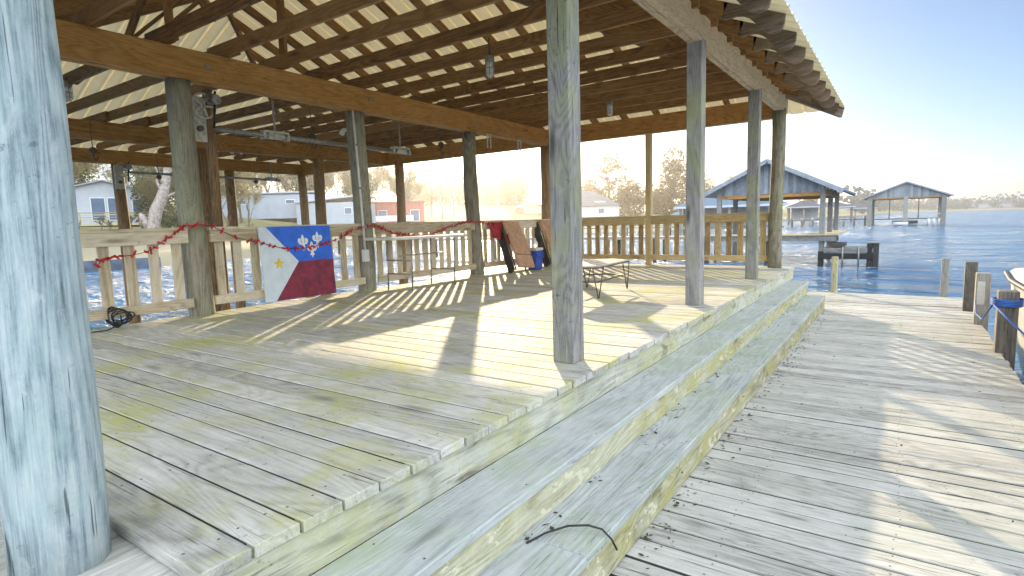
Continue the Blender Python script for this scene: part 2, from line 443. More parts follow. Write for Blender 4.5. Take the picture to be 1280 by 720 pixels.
SHORE = [(-130, 40), (-95, 42), (-71.6, 43.4), (-65.7, 44), (-59.4, 49), (-48.8, 73), (-36.9, 81), (-29.7, 92), (-24.1, 99), (-16.5, 104),
         (-11.7, 142), (-7.3, 222), (-3.1, 371), (-1.5, 600), (.5, 830), (4, 900), (9, 930), (20, 980), (45, 1100), (80, 1400)]
def shore(az):
    for (a0, d0), (a1, d1) in zip(SHORE, SHORE[1:]):
        if a0 <= az <= a1: return d0 + (d1-d0)*(az-a0)/(a1-a0)
    return SHORE[0][1] if az < SHORE[0][0] else SHORE[-1][1]
def land_z(az, d):
    t = d - shore(az)
    k = .085 if az < -26 else .05
    z = -.55 + k*min(max(t, 0), 70) + .012*max(min(t-70, 200), 0)
    return z
def land():
    mb = MB(); azs = [x*1.5 for x in range(-86, 54)]
    ts = [-1.0, 0, .3, 2, 6, 12, 20, 30, 45, 70, 110, 200, 500, 1500]
    for a in azs:
        for t in ts:
            d = shore(a) + t + .6*mnoise.noise(V((a*.7, 1.3, 0)))
            p = at(a, d); p.z = WATER_Z-.6 if t < 0 else (-.72 if t == 0 else land_z(a, d) + .35*mnoise.noise(V((p.x*.08, p.y*.08, 3)))*min(1, t/12))
            mb.v.append(p); mb.g.append(p); mb.t.append(.5); mb.n.append(p)
    n = len(ts)
    for i in range(len(azs)-1):
        for j in range(n-1): mb.f.append((i*n+j, (i+1)*n+j, (i+1)*n+j+1, i*n+j+1)); mb.sm.append(True)
    tag(mb.build('shore_ground', M['ground']), kind='structure')
land()
def bulkhead():
    mb = MB()
    azs = [-76+.8*i for i in range(13)]
    for a, b in zip(azs, azs[1:]):
        p, q = at(a, shore(a)-1.6), at(b, shore(b)-1.6)
        mb.bar((p.x, p.y, -1.05), (q.x, q.y, -1.05), .3, .75)
    tag(mb.build('seawall', M['bulkhead']), 'dark low seawall along the sandy left shore', 'seawall')
bulkhead()

# ------------------------------------------------------------------ deck, steps, dock
YN, YF, XL = .635, 10.15, -4.52
def deck():
    mb = MB(); y = YN; i = 0
    while y < YF - .05:
        w = .1415; x1 = .012 + rnd.uniform(-.006, .008); x0 = -4.60 + rnd.uniform(-.01, .01)
        dz = rnd.uniform(-.0025, .0015)
        if i % 5 == 2 and i > 2:      # some courses are two shorter boards butted over a joist
            xs = rnd.choice((-1.22, -1.83, -2.44, -3.05))
            mb.bar((x0, y+w/2, -.019+dz), (xs-.002, y+w/2, -.019+dz), w, .038)
            mb.bar((xs+.002, y+w/2, -.019+dz-.0015), (x1, y+w/2, -.019+dz), w, .038)
        else: mb.bar((x0, y+w/2, -.019+dz), (x1, y+w/2, -.019+dz), w, .038)
        y += .152; i += 1
    o = mb.build('deck', M['deck'], bevel=.003); tag(o, kind='structure')
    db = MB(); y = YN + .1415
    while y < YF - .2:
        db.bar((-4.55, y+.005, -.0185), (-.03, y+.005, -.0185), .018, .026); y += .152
    db.build('gap_shade_strip', M['gapshade'], o)  # dark strips set between the deck boards as painted shade
    rb = MB()
    for a, b in ((YN-.01, 3.19), (3.192, 6.4), (6.402, YF)):
        rb.bar((-.022, a, -.115), (-.022, b, -.115), .04, .148)
    rb.build('rim_board', M['rim'], o, bevel=.003)
    jb = MB()
    for x in (-.5, -1.2, -2.0, -2.8, -3.6, -4.4): jb.bar((x, YN+.05, -.13), (x, YF-.05, -.13), .045, .18)
    jb.bar((-4.6, YF-.02, -.13), (-.05, YF-.02, -.13), .04, .18); jb.bar((-4.62, YN, -.13), (-4.62, YF-.05, -.13), .04, .18)
    jb.bar((-4.6, YN+.02, -.14), (-.05, YN+.02, -.14), .04, .18)
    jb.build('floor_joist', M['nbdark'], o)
    # low landing beside the big pole
    lb = MB(); x = -5.0
    while x < -.02:
        w = .14; lb.bar((x+w/2, -2.2, -.061+rnd.uniform(-.002, .001)), (x+w/2, YN+.02, -.061), w, .038); x += .147
    tag(lb.build('landing', M['dock'], bevel=.005), kind='structure')
deck()
X2, X3, Z2, Z3 = .275, .542, -.184, -.353
def steps():
    t = thing('wooden_steps', 'two long weathered wooden steps with mossy risers between deck and dock', 'steps', (.27, .3, DOCK_Z))
    def tread(x0, x1, z, ya, cuts, yb):
        ys = [ya] + cuts + [yb]
        for a, b in zip(ys, ys[1:]):
            MB().bar(((x0+x1)/2, a+.002, z-.019+rnd.uniform(-.001, .001)), ((x0+x1)/2, b-.002, z-.019), x1-x0, .038).build('tread', M['tread'], t, bevel=.004)
    tread(.002, X2, Z2, .2, [5.15], 9.75)
    tread(X2-.02, X3, Z3, .2, [1.72, 5.9], 9.42)
    def riser(x, z0, z1, cuts, ya, yb):
        ys = [ya] + cuts + [yb]
        for a, b in zip(ys, ys[1:]):
            MB().bar((x-.019, a+.002, (z0+z1)/2), (x-.019, b-.002, (z0+z1)/2), .034, z1-z0).build('riser', M['riser'], t, bevel=.003)
    riser(X2-.004, Z3, Z2-.040, [3.32, 6.85], .21, 9.74)
    riser(X3-.004, DOCK_Z+.004, Z3-.040, [4.9], .21, 9.41)
    e = MB(); e.bar((.01, 9.73, -.36), (X2-.03, 9.73, -.36), .03, .27, tone=.5); e.bar((.26, 9.40, -.46), (X3-.03, 9.40, -.46), .03, .14, tone=.5)
    e.build('end_board', M['riser'], t)
steps()
DXR = 2.28
def dock():
    mb = MB(); db = MB(); y = -3.5
    while y < 11.38:
        w = rnd.choice((.118, .132, .136, .138)); sk = rnd.uniform(-.012, .012)
        x0 = -.03 if y < 9.75 else -.35; x1 = DXR + rnd.uniform(-.012, .012)
        z = DOCK_Z - .019 + rnd.uniform(-.005, .003)
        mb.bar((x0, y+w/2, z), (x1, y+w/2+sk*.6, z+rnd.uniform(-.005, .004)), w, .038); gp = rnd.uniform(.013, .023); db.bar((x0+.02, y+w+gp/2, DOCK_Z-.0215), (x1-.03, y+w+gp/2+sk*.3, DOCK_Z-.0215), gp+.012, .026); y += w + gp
    o = mb.build('dock', M['dock'], bevel=.004); tag(o, kind='structure')
    db.build('gap_shade_strip', M['gapshade'], o)  # shade of the dock gaps, put in as dark strips
    s = MB()
    for x in (.05, .8, 1.5, 2.2): s.bar((x, -3.4, -.69), (x, 11.33, -.69), .05, .2)
    s.bar((-.3, 11.35, -.69), (2.25, 11.35, -.69), .04, .2)
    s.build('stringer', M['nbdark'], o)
    p = MB()
    for yy in (-2, 2, 6, 10.5):
        for x in (.4, 1.9): p.tube([(x, yy, -2), (x, yy, -.8)], .1, 10)
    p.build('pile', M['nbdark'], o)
dock()

# ------------------------------------------------------------------ the open pavilion
EZ, PITCH = 2.52, .42                     # eave height and roof slope
RX0, RX1, RY0, RY1 = -13.3, .60, -.12, 10.78
def roof_z(x, y): return EZ + PITCH*max(0, min(RX1-x, x-RX0, RY1-y, y-RY0))
HALF = (RY1-RY0)/2; RIDGE = EZ + PITCH*HALF
def pavilion():
    P = thing('boathouse_pavilion', 'large open timber pavilion with exposed joists and corrugated metal hip roof over the deck', 'pavilion', (-2.3, 5, 0))
    # posts along the deck edge (square) and the far corner pole (round)
    def sq(x, y, z0, z1, s, m, lab=None, lean=0):
        o = MB().bar((x, y, z0), (x+lean, y, z1), s, s, up=(0, 1, 0)).build('post', m, P, bevel=.006)
        if lab: o['label'] = lab
        return o
    def rp(x, y, z0, z1, r0, r1, m, lab=None, n=20, wob=.06, lean=(0, 0)):
        k = 14; pts = []; rad = []
        for i in range(k+1):
            u = i/k; pts.append((x + lean[0]*u + .012*math.sin(u*5+y), y + lean[1]*u + .01*math.sin(u*4+x), z0+(z1-z0)*u)); rad.append(r0+(r1-r0)*u)
        o = MB().tube(pts, rad, n, wob=wob).build('post', m, P)
        if lab: o['label'] = lab
        return o
    XE = -.228
    sq(XE, 3.0, -.002, EZ, .142, M['post'], 'nearest weathered grey square post with green algae near its foot')
    sq(XE, 5.57, -.002, 2.50, .142, M['post'])
    sq(XE, 8.145, -.002, 2.50, .142, M['post'])
    rp(XE-.02, 9.97, -.002, 2.50, .105, .098, M['pole'], 'round greenish post at far corner of the deck')
    sq(-2.41, 10.06, -.002, 2.40, .105, M['railfar'])
    rp(-4.60, 10.06, -1.9, 2.40, .11, .10, M['slipost'])
    rp(-8.77, 10.06, -1.9, 2.40, .12, .105, M['slipost'])
    for y in (2.94, 5.165, 7.545):
        rp(XL+.02, y, -1.9 if y < 0 else -.15, 2.36, .122, .112, M['pole'], wob=.09, lean=(-.05, 0))
    # the big bleached pole at the near corner
    rp(-.455, .50, -.10, 3.0, .112, .104, M['bigpole'], 'thick bleached pole at the near corner of the deck', n=40, wob=.07, lean=(.015, .0))
    for y in (.4, 2.93, 5.52, 8.05): rp(-9.2, y, -2, 2.36, .12, .11, M['slipost'])
    rp(-9.42, 8.15, -2, 2.36, .07, .065, M['slipost'])
    rp(-4.78, 3.35, -2, 2.36, .05, .05, M['slipost'])
    for y in (.4, 2.9, 5.47, 7.95, 10.06): rp(-12.6, y, -2, 2.36, .125, .11, M['slipost'])
    # beams
    def beam(a, b, w, h, m): return MB().bar(a, b, w, h).build('beam', m, P, bevel=.005)
    zc = 2.50
    for x in (XE-.035, XE+.035): beam((x, .2, 2.595), (x, 10.24, 2.595), .066, .25, M['eave'])
    for x in (XL-.03, XL+.075): beam((x, .15, 2.495), (x, 10.02, 2.495), .075, .29, M['beam'])
    for x in (-9.2, -12.6):
        for dx in (-.045, .045): beam((x+dx, .15, 2.495), (x+dx, 10.02, 2.495), .075, .285, M['beam'])
    for dy in (-.04, .04): beam((XE-.09, 10.08+dy, 2.535), (-12.75, 10.08+dy, 2.49), .066, .31, M['eave' if dy > 0 else 'beam'])
    beam((XE-.09, .42, 2.56), (-12.7, .42, 2.49), .075, .29, M['beam'])
    # ceiling joists, lapped over the middle beams
    y = .96
    while y < 9.7:
        jz = 2.715
        for (xa, xb, dy) in ((-.10, XL-.22, 0), (XL+.28, -9.42, .042), (-8.98, -12.8, 0)):
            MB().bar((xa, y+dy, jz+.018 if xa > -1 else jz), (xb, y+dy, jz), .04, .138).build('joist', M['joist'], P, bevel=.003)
        y += .606
    # rafters
    def rafter(a, b, w=.04, h=.14, m=M['joist']):
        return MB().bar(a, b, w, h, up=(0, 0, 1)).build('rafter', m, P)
    dz = -.075
    x = RX1 - .45
    while x > RX0 + .4:
        run = min(HALF, RX1-x, x-RX0)
        if run > .5:
            rafter((x, RY1-.28, EZ+.118+dz), (x, RY1-run, EZ+PITCH*run+dz)); rafter((x, RY0+.05, EZ+.02+dz), (x, RY0+run, EZ+PITCH*run+dz))
        x -= .61
    # right hip rafters end in ogee tails
    prof = [(0, 0), (.005, -.07), (.02, -.12), (.05, -.155), (.09, -.178), (.13, -.184), (.17, -.174), (.21, -.148), (.25, -.115), (.29, -.092), (.34, -.086), (.39, -.098), (.44, -.125), (.50, -.15)]
    y = RY1 - .45; tail_y = []
    while y > RY0 + .5:
        run = min(HALF, RY1-y, y-RY0)
        xa = RX1 - .05 - .49
        if run > .7:
            rafter((xa, y, EZ+PITCH*(RX1-xa)-.082), (RX1-run, y, EZ+PITCH*run-.082), h=.13)
        poly = []
        for (u, w) in prof: px = RX1-.05-u; poly.append((px, y-.02, EZ + PITCH*(.05+u) - .012 + w))
        poly.append((RX1-.05-.5, y-.02, EZ+PITCH*.55-.012))
        MB().prism(poly, (0, .04, 0)).build('rafter_tail', M['tail'], P)
        y -= .61
    for (ya, sgn) in ((RY1, -1), (RY0, 1)):
        rafter((RX1-.04, ya+sgn*.04, EZ-.075), (RX1-HALF, ya+sgn*HALF, RIDGE-.09), .05, .15, M['tail'])
        rafter((RX0+.04, ya+sgn*.04, EZ-.075), (RX0+HALF, ya+sgn*HALF, RIDGE-.09), .05, .15)
    rafter((RX1-HALF, RY0+HALF, RIDGE-.11), (RX0+HALF, RY0+HALF, RIDGE-.11), .05, .2)
    # purlins under the sheets
    def purlin(a, b): MB().bar(a, b, .035, .07).build('purlin', M['joist'], P)
    # struts and king posts in the attic
    def strut(a, b, w=.085): MB().bar(a, b, w, .04, up=(0, 1, 0)).build('strut', M['joist'], P)
    for y in (1.58, 2.80, 4.02):
        zt = roof_z(XL, y)-.12
        strut((XL+.1, y+.05, 2.66), (XL+.1, y+.05, zt), .1)
        if y < 4: strut((XL+.9, y+.05, 2.72), (XL+.12, y+.05, zt-.1)); strut((XL-1.0, y+.05, 2.72), (XL+.06, y+.05, zt-.1))
    for x in (-1.6, -2.9, -5.9, -7.2):
        strut((x, 3.0, 2.75), (x+.05, 4.6, roof_z(x, 4.6)-.14)); 
    # corrugated sheets, one object per slope
    def profile(L):
        s = 0; out = []
        while s < L:
            for ds, h in ((0, 0), (.075, 0), (.09, .022), (.115, .022), (.13, 0)):
                if s+ds < L: out.append((s+ds, h))
            s += .24
        out.append((L, 0)); return out
    def slope(org, e, up, L, run):
        mb = MB(); org = V(org); e = V(e); up = V(up); prev = None
        nrm = e.cross(up).normalized();
        if nrm.z < 0: nrm = -nrm
        for s_, h in profile(L):
            m_ = max(.0, min(run, s_, L-s_))
            a = org + e*s_ + nrm*h; b = a + up*m_
            i = len(mb.v)
            for q in (a, b): mb.v.append(q); mb.g.append(q); mb.t.append(.5); mb.n.append(q)
            if prev is not None: mb.f.append((prev, i, i+1, prev+1)); mb.sm.append(False)
            prev = i
        o = mb.build('roof_sheet', M['sheet'], P)
        return o
    k = PITCH
    slope((RX1, RY0, EZ), (0, 1, 0), (-1, 0, k), RY1-RY0, HALF)
    slope((RX1, RY1, EZ), (-1, 0, 0), (0, -1, k), RX1-RX0, HALF)
    slope((RX0, RY1, EZ), (0, -1, 0), (1, 0, k), RY1-RY0, HALF)
    slope((RX0, RY0, EZ), (1, 0, 0), (0, 1, k), RX1-RX0, HALF)
    # steel bolt plates on the middle beam
    for y in (3.17, 5.3, 7.62):
        MB().box((XL+.113, y-.02, 2.49), (XL+.120, y+.02, 2.53)).build('bolt_plate', M['galv'], P)
    return P
PAV = pavilion()

# ------------------------------------------------------------------ railings
def railing(label, p0, p1, n, m, z_floor=0, style='left'):
    p0 = V(p0); p1 = V(p1); d = (p1-p0); L = d.length; d.normalize(); s = V((0, 0, 1)).cross(d)
    t = thing('railing', label, 'railing', (p0+p1)/2, 'railing sections round the deck')
    up = (0, 0, 1)
    def z(p, h): return V((p.x, p.y, h))
    inn = -s if (-s).x > 0 or (-s).y < -.5 else s
    MB().bar(z(p0, .884), z(p1, .884), .11, .032).build('cap_rail', m, t, bevel=.004)
    MB().bar(z(p0+inn*.03, .806), z(p1+inn*.03, .806), .038, .122).build('top_rail', m, t, bevel=.004)
    MB().bar(z(p0+inn*.03, .145), z(p1+inn*.03, .145), .038, .092).build('bottom_rail', m, t, bevel=.004)
    for i in range(n):
        q = p0 + d*(L*(i+.5)/n) + d*rnd.uniform(-.008, .008); w = .09
        c = V((q.x, q.y, 0)) - inn*.004
        MB().bar((c.x, c.y, .10), (c.x+rnd.uniform(-.004, .004), c.y+rnd.uniform(-.004, .004), .866), w, .024, up=tuple(inn)).build('baluster', m, t, bevel=.003)
    return t
XR = -4.45
railing('railing section between the bleached pole and the first round post', (XR, .75, 0), (XR, 2.83, 0), 10, M['rail'])
railing('railing section behind the painted flag board', (XR, 3.05, 0), (XR, 5.05, 0), 10, M['rail'])
railing('railing section behind the white folding table', (XR, 5.28, 0), (XR, 7.43, 0), 12, M['rail'])
railing('railing section behind the tan reclining chairs', (XR, 7.66, 0), (XR, 9.98, 0), 12, M['rail'])
railing('honey brown railing section at the back beside the far left corner', (-4.42, 10.05, 0), (-2.475, 10.05, 0), 11, M['railfar'])
railing('honey brown railing section at the back ending at the greenish round corner post', (-2.345, 10.05, 0), (-.36, 10.05, 0), 11, M['railfar'])

# ------------------------------------------------------------------ flag board
def flag_board():
    y0, y1, z0, z1 = 3.56, 4.50, .055, .885
    W, H = y1-y0, z1-z0
    t = thing('flag_board', 'wooden board painted as a flag with fleurs-de-lis and a yellow star leaning on railing', 'sign', (-4.36, (y0+y1)/2, z0))
    def P(u, v, d=0):   # u across, v from the top down
        x = -4.375 + .05*v + d
        return V((x, y0 + W*u, z1 - H*v))
    def panel(name, uv, m, d, th=.012, parent=t):
        return MB().prism([P(u, v, d-th) for u, v in uv], (th, 0, 0)).build(name, m, parent)
    ax, ay = .487, .49
    panel('backing_board', [(0, 0), (1, 0), (1, 1), (0, 1)], M['flagwhite'], 0, .018)
    panel('white_panel', [(0, 0), (.09, 0), (ax, ay), (.13, 1), (0, 1)], M['flagwhite'], .006, .005)
    panel('blue_panel', [(.09, 0), (1, 0), (1, ay), (ax, ay)], M['blue'], .006, .005)
    panel('maroon_panel', [(ax, ay), (1, ay), (1, 1), (.13, 1)], M['maroon'], .006, .005)
    k = H/W
    st = []
    for i in range(10):
        r = .075 if i % 2 == 0 else .032; a = math.pi/2 + i*math.pi/5
        st.append((.215 + r*math.cos(a), .50 - r*math.sin(a)/k))
    panel('star', st, M['yellow'], .010, .004)
    half = [(0, -1.0), (.15, -.74), (.24, -.48), (.19, -.18), (.12, .04), (.24, -.02), (.30, -.20), (.27, -.36), (.34, -.54), (.54, -.56), (.70, -.36), (.68, -.06), (.50, .16), (.20, .22), (.20, .36), (.16, .38), (.36, .66), (.16, .64), (.0, 1.0)]
    pts = half + [(-x, y) for x, y in reversed(half[1:-1])]
    for (u, v) in ((.575, .235), (.79, .20), (.695, .335)):
        s_ = .105
        bm = bmesh.new(); vs = [bm.verts.new(P(u + x*s_, v + y*s_/k, .0095)) for x, y in pts]
        f = bm.faces.new(vs); r = bmesh.ops.extrude_face_region(bm, geom=[f])
        for e in r['geom']:
            if isinstance(e, bmesh.types.BMVert): e.co.x -= .004
        bmesh.ops.triangulate(bm, faces=bm.faces); bmesh.ops.recalc_face_normals(bm, faces=bm.faces)
        me = bpy.data.meshes.new('fleur_de_lis'); 
        for vv in bm.verts: vv.co -= t.location
        bm.to_mesh(me); bm.free(); me.materials.append(M['white'])
        o = bpy.data.objects.new('fleur_de_lis', me); COL.objects.link(o); o.parent = t
flag_board()

# ------------------------------------------------------------------ garland
def garland():
    g = [(2.02, .58), (2.06, .64), (2.2, .66), (2.33, .665), (2.47, .70), (2.58, .78), (2.71, .86), (2.79, .92), (2.93, .925), (3.03, .91), (3.21, .83), (3.38, .76), (3.53, .73), (3.75, .66), (3.92, .635), (4.17, .635), (4.45, .68), (4.64, .73), (4.83, .81), (4.99, .85), (5.1, .87), (5.24, .86), (5.52, .77), (5.83, .72), (6.15, .695), (6.42, .73), (6.7, .81), (7.05, .87), (7.3, .90), (7.6, .86), (7.96, .81)]
    t = thing('ribbon_garland', 'dark wire garland of red ribbon bits looped along the left railing', 'garland', (-4.36, 5, .8))
    pts = []
    for y, z in g:
        near = min(abs(y-p) for p in (2.94, 5.165, 7.545)); x = -4.375 + (.06 if near < .11 else .0)
        if 3.5 < y < 4.55: x = -4.345
        pts.append(V((x, y, z)))
    fine = []
    for a, b in zip(pts, pts[1:]):
        for k in range(3): fine.append(a.lerp(b, k/3) - V((0, 0, .006*math.sin(k/3*math.pi))))
    fine.append(pts[-1])
    MB().tube(fine, .0035, 5).build('wire', M['black'], t)
    r = random.Random(3)
    for a, b in zip(fine, fine[1:]):
        k = max(1, round((b-a).length/.055))
        for i in range(k):
            q = a.lerp(b, (i+r.random())/k)
            d = V((r.uniform(-.3, .5), r.uniform(-1, 1), r.uniform(-1, 1))).normalized()*r.uniform(.028, .05)
            if q.y > 5 or r.random() < .75:
                MB().bar(q-d*.7, q+d, .026, .004, up=(1, r.uniform(-.5, .5), 0), taper=.7).build('ribbon', M['red'], t)
garland()

# ------------------------------------------------------------------ things on the deck
def cable_coil():
    mb = MB(); r = random.Random(5)
    for k in range(7):
        pts = []; a0 = r.uniform(0, 6)
        for i in range(17):
            a = 2*math.pi*i/16
            pts.append((-4.37+.06*math.sin(a+a0)+r.uniform(-.004, .004)+k*.004, 2.14+(.06+.004*k)*math.cos(a)+.01*k-.03, .115+(.09-.008*k)*math.sin(a)))
        mb.tube(pts, .006, 6)
    mb.tube([(-4.36, 2.10, .03), (-4.33, 2.03, .012), (-4.36, 1.94, .01), (-4.40, 1.86, .01)], .006, 6)
    tag(mb.build('cable_coil', M['black']), 'small black cable coil hanging at the foot of the left railing', 'cable')
    mb = MB(); w = [(.312, 1.67, -.349), (.345, 1.748, -.338), (.406, 1.824, -.326), (.477, 1.856, -.318), (.53, 1.869, -.325), (.566, 1.878, -.36), (.585, 1.884, -.40)]
    mb.tube(w, .0042, 6)
    tag(mb.build('wire_piece', M['black']), 'bent piece of black wire lying over the lower step', 'wire')
cable_coil()

def leaf_litter():
    r = random.Random(9); mb = MB()
    for i in range(420):
        y = r.uniform(.8, 9.3); x = X3 + .012 + abs(r.gauss(0, .07)); z = DOCK_Z + .0065
        if i % 3 == 0: x = X2 + .006 + abs(r.gauss(0, .03)); z = Z3 + .003
        if i % 9 == 0: x = r.uniform(.6, 2.1)
        a = r.uniform(0, 3.14); l = r.uniform(.004, .016); w = l*r.uniform(.25, .7)
        d = V((math.cos(a), math.sin(a), r.uniform(-.1, .25))); s_ = V((-math.sin(a), math.cos(a), r.uniform(-.1, .2)))
        c = V((x, y, z+.002))
        mb.prism([c-d*l, c-s_*w, c+d*l, c+s_*w], (0, 0, .0018))
    tag(mb.build('leaf_litter', M['litter']), 'dark crumbs of leaf litter along the foot of the steps', 'leaf litter', kind='stuff')
leaf_litter()

def folding_table():
    t = thing('folding_table', 'white folding table with thin metal legs standing along the left railing', 'table', (-4.02, 5.95, 0))
    MB().box((-4.33, 4.98, .675), (-3.76, 6.42, .71)).build('tabletop', M['plastic'], t, bevel=.008)
    for y in (5.3, 6.15):
        for x in (-4.25, -3.80):
            MB().tube([(x, y, 0), (x, y+.02, .675)], .010, 8).build('leg', M['galv'], t)
        b = MB(); b.tube([(-4.25, y, .22), (-3.80, y, .22)], .010, 8); b.build('crossbar', M['galv'], t)
    MB().tube([(-4.02, 5.3, .46), (-4.02, 6.15, .46)], .010, 8).build('crossbar', M['galv'], t)
    MB().tube([(-3.80, 5.3, .40), (-4.25, 5.3, .40)], .010, 8).build('crossbar', M['galv'], t)
folding_table()

def low_table():
    t = thing('low_table', 'low metal table with hairpin legs and thin top in the middle of deck', 'table', (-1.55, 6, 0))
    top = [(-1.245, 5.53), (-1.315, 6.52), (-1.60, 6.66), (-1.86, 6.45), (-1.80, 5.62), (-1.52, 5.44)]
    z = .345
    MB().prism([(x, y, z) for x, y in top], (0, 0, .016)).build('tabletop', M['slate'], t, bevel=.003)
    c = V((-1.56, 6.02, 0))
    for x, y in (top[0], top[1], top[3], top[4]):
        p = V((x, y, 0)); d = (c-p).normalized(); s = V((-d.y, d.x, 0))
        foot = p + d*.03 + V((0, 0, .006))
        a = p + d*.05 + s*.06 + V((0, 0, z)); b = p + d*.05 - s*.06 + V((0, 0, z))
        MB().tube([a, foot + s*.004, foot - s*.004, b], .0065, 7).build('leg', M['blackmetal'], t)
    sh = [V((c.x+(x-c.x)*.82, c.y+(y-c.y)*.82, .175)) for x, y in top]; sh.append(sh[0])
    MB().tube(sh, .009, 7).build('shelf_frame', M['blackmetal'], t)
    ed = [V((x, y, z-.006)) for x, y in top]; ed.append(ed[0]); MB().tube(ed, .008, 7).build('top_frame', M['blackmetal'], t)
low_table()

def recliner(top, foot, label):
    top = V(top); foot = V(foot); d = (foot-top); L = d.length; d.normalize()
    t = thing('folding_recliner', label, 'chair', foot, 'folding chairs leaning on the railing')
    s = V((.28, .96, 0)).normalized(); n = s.cross(d).normalized()
    if n.x < 0: n = -n
    w = .36
    for a, b, off in ((0, .30, .0), (.31, .74, .05), (.75, 1.0, .045)):
        p = top + d*L*a + n*(.03+off); q = top + d*L*b + n*(.03+off*.9)
        MB().bar(p, q, w, .055, up=tuple(n)).build('cushion', M['tan'], t, bevel=.018)
    for k in (-1, 1):
        e = s*k*(w/2+.012)
        MB().tube([top+e-n*.02, top+d*L*.35+e+n*.025, top+d*L+e+n*.01], .013, 8).build('frame', M['blackmetal'], t)
        MB().tube([top+e-n*.05, top+d*L*.5+e-n*.12, foot+e-n*.20], .013, 8).build('leg', M['blackmetal'], t)
    for j in range(5):
        e = -s*(w/2+.02) - n*(.03+.035*j)
        MB().bar(top+e+d*.03*j, foot+e*1.0-d*.02, .02, .028, up=tuple(n)).build('sling_fold', M['black'], t)
recliner((-4.33, 8.32, .86), (-3.86, 8.06, .05), 'tan folding recliner with black frame leaning on railing left of the blue cooler')
recliner((-4.33, 9.55, .86), (-3.90, 9.30, .05), 'tan folding recliner with black frame leaning on railing right of the blue cooler')

def cooler():
    x, y = -3.98, 8.60
    t = thing('blue_cooler', 'small blue cooler box with white lid between the tan recliners', 'cooler', (x, y, 0))
    MB().bar((x, y, .004), (x, y, .34), .18, .22, up=(0, 1, 0), taper=1.06).build('body', M['coolblue'], t, bevel=.015)
    MB().box((x-.105, y-.125, .342), (x+.105, y+.125, .39)).build('lid', M['plastic'], t, bevel=.012)
    MB().tube([(x+.08, y-.13, .32), (x+.13, y-.09, .25), (x+.14, y+.05, .22), (x+.08, y+.13, .32)], .012, 8).build('handle', M['coolblue'], t)
    b = thing('clear_jug', 'pale plastic jug standing on the lid of the blue cooler', 'jug', (x, y, .39))
    MB().tube([(x, y, .391), (x, y, .48), (x, y, .52), (x, y, .535)], [.055, .055, .03, .022], 14).build('body', M['glass'], b)
    MB().tube([(x, y, .535), (x, y, .555)], .024, 12).build('cap', M['plastic'], b)
cooler()

def red_cloth():
    mb = MB(); ny, nz = 14, 9
    for i in range(ny+1):
        for j in range(nz+1):
            u, v = i/ny, j/nz
            y = 7.74 + .62*u; z = .87 - .36*v*(.65+.5*u) ; x = -4.375 + .03*math.sin(u*16+v*2)*(.3+v) + .06*v
            p = V((x, y, z)); mb.v.append(p); mb.g.append(p); mb.t.append(.5); mb.n.append(p)
    for i in range(ny):
        for j in range(nz):
            a = i*(nz+1)+j; mb.f.append((a, a+1, a+nz+2, a+nz+1)); mb.sm.append(True)
    o = mb.build('red_cloth', M['redcloth']); sd = o.modifiers.new('thickness', 'SOLIDIFY'); sd.thickness = .004
    tag(o, 'red cloth hanging over railing beside the tan recliner', 'cloth')
red_cloth()

# ------------------------------------------------------------------ conduit, lamps, boat lifts
def conduit():
    x, y = -4.345, 5.02
    t = thing('electrical_conduit', 'pale conduit pipe and outlet box fixed on a round post', 'conduit', (x, y, .4))
    MB().tube([(x-.05, y-.03, 2.33), (x-.02, y-.02, 1.6), (x, y, .55)], .014, 10).build('pipe', M['plastic'], t)
    MB().box((x-.03, y-.045, .40), (x+.03, y+.045, .56)).build('outlet_box', M['plastic'], t, bevel=.008)
    c = MB()
    for z in (1.9, 1.35, .85): c.box((x-.045, y-.035, z-.012), (x+.012, y+.03, z+.012))
    c.build('clamp', M['galv'], t)
conduit()

def caged_lamp(x, y, ztop, zbot, label):
    t = thing('caged_lamp', label, 'lamp', (x, y, zbot), 'caged lamps hanging under the roof')
    h = .19
    MB().tube([(x, y, ztop), (x, y, zbot+h+.05)], .011, 8).build('stem', M['blackmetal'], t)
    MB().tube([(x, y, zbot+h+.055), (x, y, zbot+h+.05), (x, y, zbot+h), (x, y, zbot+h-.01)], [.025, .05, .055, .055], 16).build('cap', M['galv'], t)
    MB().tube([(x, y, zbot+h-.01), (x, y, zbot+.06), (x, y, zbot+.03), (x, y, zbot+.016)], [.042, .042, .034, .012], 16).build('glass_jar', M['glass'], t)
    c = MB()
    for k in range(6):
        a = k*math.pi/3; c.tube([(x+.05*math.cos(a), y+.05*math.sin(a), zbot+h-.005), (x+.05*math.cos(a), y+.05*math.sin(a), zbot+.05), (x+.02*math.cos(a), y+.02*math.sin(a), zbot)], .003, 5)
    for z in (zbot+.05, zbot+.11):
        c.tube([(x+.05*math.cos(a*math.pi/8), y+.05*math.sin(a*math.pi/8), z) for a in range(17)], .003, 5)
    c.build('cage', M['galv'], t)
caged_lamp(-2.35, 5.18, 2.85, 2.42, 'caged glass lamp hanging left of the nearest square post')
caged_lamp(-2.35, 8.27, 2.85, 2.42, 'caged glass lamp hanging right of the nearest square post')
caged_lamp(-6.9, 2.80, 2.75, 2.45, 'caged glass lamp half hidden beside the bleached pole')

